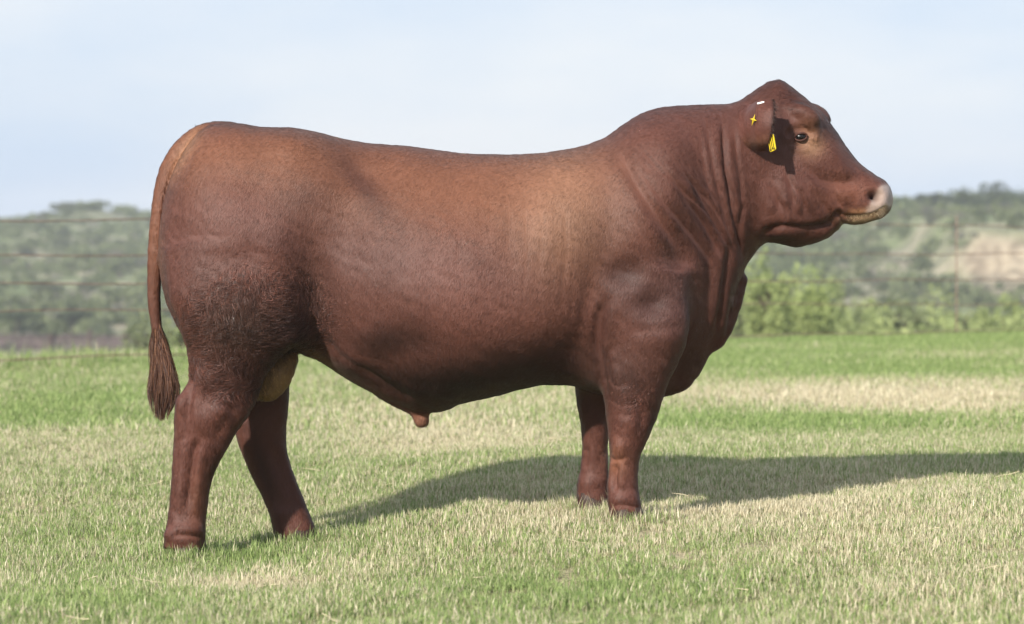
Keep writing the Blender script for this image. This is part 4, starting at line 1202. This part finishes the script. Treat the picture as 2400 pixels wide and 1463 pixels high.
def scatter(name, protos, x, y, z, scl, dry, label, cat, seed):
    r = np.random.default_rng(seed); n = len(x)
    coll = bpy.data.collections.new(name + '_blades')
    for o in protos: coll.objects.link(o)
    me = bpy.data.meshes.new(name); me.vertices.add(n)
    me.vertices.foreach_set('co', np.stack([x, y, z], -1).astype(np.float32).ravel())
    for nm, typ, val in (('dry', 'FLOAT', dry), ('scl', 'FLOAT', scl), ('rz', 'FLOAT', r.uniform(0, 6.283, n)), ('pick', 'INT', r.integers(0, len(protos), n))):
        at = me.attributes.new(nm, typ, 'POINT'); at.data.foreach_set('value', np.asarray(val, dtype=np.int32 if typ == 'INT' else np.float32))
    o = link(name, me)
    ng = bpy.data.node_groups.new(name, 'GeometryNodeTree')
    ng.interface.new_socket('Geometry', in_out='INPUT', socket_type='NodeSocketGeometry')
    ng.interface.new_socket('Geometry', in_out='OUTPUT', socket_type='NodeSocketGeometry')
    N = ng.nodes.new; Lk = ng.links.new
    gi, go = N('NodeGroupInput'), N('NodeGroupOutput')
    ip = N('GeometryNodeInstanceOnPoints'); ci = N('GeometryNodeCollectionInfo')
    ci.inputs['Collection'].default_value = coll; ci.inputs['Separate Children'].default_value = True; ci.inputs['Reset Children'].default_value = True
    def na(nm, t):
        q = N('GeometryNodeInputNamedAttribute'); q.data_type = t; q.inputs['Name'].default_value = nm; return q.outputs['Attribute']
    cb = N('ShaderNodeCombineXYZ'); Lk(na('rz', 'FLOAT'), cb.inputs['Z'])
    Lk(gi.outputs[0], ip.inputs['Points']); Lk(ci.outputs[0], ip.inputs['Instance']); ip.inputs['Pick Instance'].default_value = True
    Lk(na('pick', 'INT'), ip.inputs['Instance Index']); Lk(cb.outputs[0], ip.inputs['Rotation']); Lk(na('scl', 'FLOAT'), ip.inputs['Scale'])
    Lk(ip.outputs[0], go.inputs[0])
    md = o.modifiers.new('scatter', 'NODES'); md.node_group = ng
    return tag(o, label, cat, kind='stuff')

def field(D0, D1, dens, seed, half=.40):
    r = np.random.default_rng(seed)
    n = int(dens*half*(D1**2 - D0**2))
    D = np.sqrt(r.uniform(D0**2, D1**2, n)); x = r.uniform(-half, half, n)*D
    return x, D - CAMD, r
near = [clump('near_clump', 54, .055, .013, .034, .0029, .5, 100 + i) for i in range(7)]
x, y, r = field(6.6, 14.5, 420, 1)
scatter('lawn_grass', near, x, y, lawn_z(x, y), r.uniform(.7, 1.3, len(x))*np.clip(1 + .28*wav(np.stack([x, y, 0*x], -1), 4, 2, 3) + .22*wav(np.stack([x, y, 0*x], -1), 13, 2, 5), .55, 1.7), dry_at(x, y), 'short mown green and straw coloured grass of the lawn', 'grass', 2)
xs_, ys_, rr_ = [], [], np.random.default_rng(77)
for px, yy in ((436, -.215), (700, .21), (1468, -.2), (1392, .2)):              # uncropped grass round each hoof
    x0 = W(px, 1250, yy)[0]; a_ = rr_.uniform(0, 6.283, 70); q_ = rr_.uniform(.065, .15, 70)
    xs_.append(x0 + 1.15*q_*np.cos(a_)); ys_.append(yy + q_*np.sin(a_))
x, y = np.concatenate(xs_), np.concatenate(ys_)
hoofg = [clump('hoof_clump', 16, .025, .03, .065, .0034, .35, 400 + i) for i in range(4)]
scatter('grass_around_hooves', hoofg, x, y, lawn_z(x, y), rr_.uniform(.7, 1.15, len(x)), dry_at(x, y), 'longer grass blades standing around the bull\'s hooves', 'grass', 9)
far = [clump('far_clump', 46, .09, .022, .05, .0055, .38, 200 + i) for i in range(6)]
x, y, r = field(14.4, LAWN_END + 2, 125, 3)
k = y + CAMD < lawn_edge(x) + .3; x, y = x[k], y[k]
scatter('far_lawn_grass', far, x, y, ground_z(x, y), r.uniform(.8, 1.3, len(x)), dry_at(x, y), 'mown grass of the lawn farther back behind the bull', 'grass', 4)
tall = [clump('tall_clump', 40, .10, .04, .10, .006, .30, 300 + i, .04) for i in range(5)]
x, y, r = field(20.0, LAWN_END + 1.5, 60, 5)
D = y + CAMD; fl = FA[1] + (x - FA[0])/(FB[0] - FA[0])*(FB[1] - FA[1])
k = (r.random(len(x)) < sstep(-.1, .5, D - fl)*.95) & (D < lawn_edge(x) + .4)
x, y = x[k], y[k]
scatter('tall_grass', tall, x, y, ground_z(x, y) - .01, r.uniform(.6, 1.25, len(x))*(1.15 - .55*sstep(-3, 3, x)), np.clip(.12 + .1*r.normal(size=len(x)), 0, .4), 'taller uncut green grass along the wire fence', 'grass', 6)


# loose pale stalks left lying by the mower
sm_ = Mat('dry_stalk', .7, .2).col((.66, .56, .38))
r = np.random.default_rng(55); V_, F_ = [], []
for i in range(60):
    D = math.sqrt(r.uniform(7.3**2, 15**2)); x0 = r.uniform(-.2, .2)*D; a_ = r.uniform(0, 6.283); L = r.uniform(.03, .12)
    z0 = float(lawn_z(np.array([x0]), np.array([D - CAMD]))[0]) + r.uniform(.016, .032)
    t_ = np.linspace(-.5, .5, 4); bow = r.normal(0, .12)
    pts = [(x0 + L*t*math.cos(a_) - L*bow*(t*t)*math.sin(a_), D - CAMD + L*t*math.sin(a_) + L*bow*(t*t)*math.cos(a_), z0 + r.uniform(.05, .3)*L*t) for t in t_]
    v, f = tube_path(pts, r.uniform(.0006, .0012), 4); b = len(V_); V_ += [tuple(p) for p in v]; F_ += [tuple(k_ + b for k_ in q) for q in f]
tag(link('dry_stalks', mesh_poly('dry_stalks', V_, F_), sm_.m), 'loose pale dry stalks scattered over the mown lawn', 'straw', kind='stuff')

# ------------------------------------------------------------------ pale summer haze in the air
hz_ = box_me('haze', 1000, 590, 46)
hzo = link('haze', hz_)
hzo.location = (0, 590/2 - 60, -38)
hmt = bpy.data.materials.new('haze'); hmt.use_nodes = True
ht = hmt.node_tree; ht.nodes.clear()
ho = ht.nodes.new('ShaderNodeOutputMaterial'); pv = ht.nodes.new('ShaderNodeVolumePrincipled')
pv.inputs['Color'].default_value = (0.88, 0.93, 1.0, 1); pv.inputs['Density'].default_value = 0.00055; pv.inputs['Anisotropy'].default_value = 0.0
ht.links.new(pv.outputs[0], ho.inputs['Volume']); hz_.materials.append(hmt)
tag(hzo, 'thin pale haze in the air over the hills', 'haze', kind='stuff')
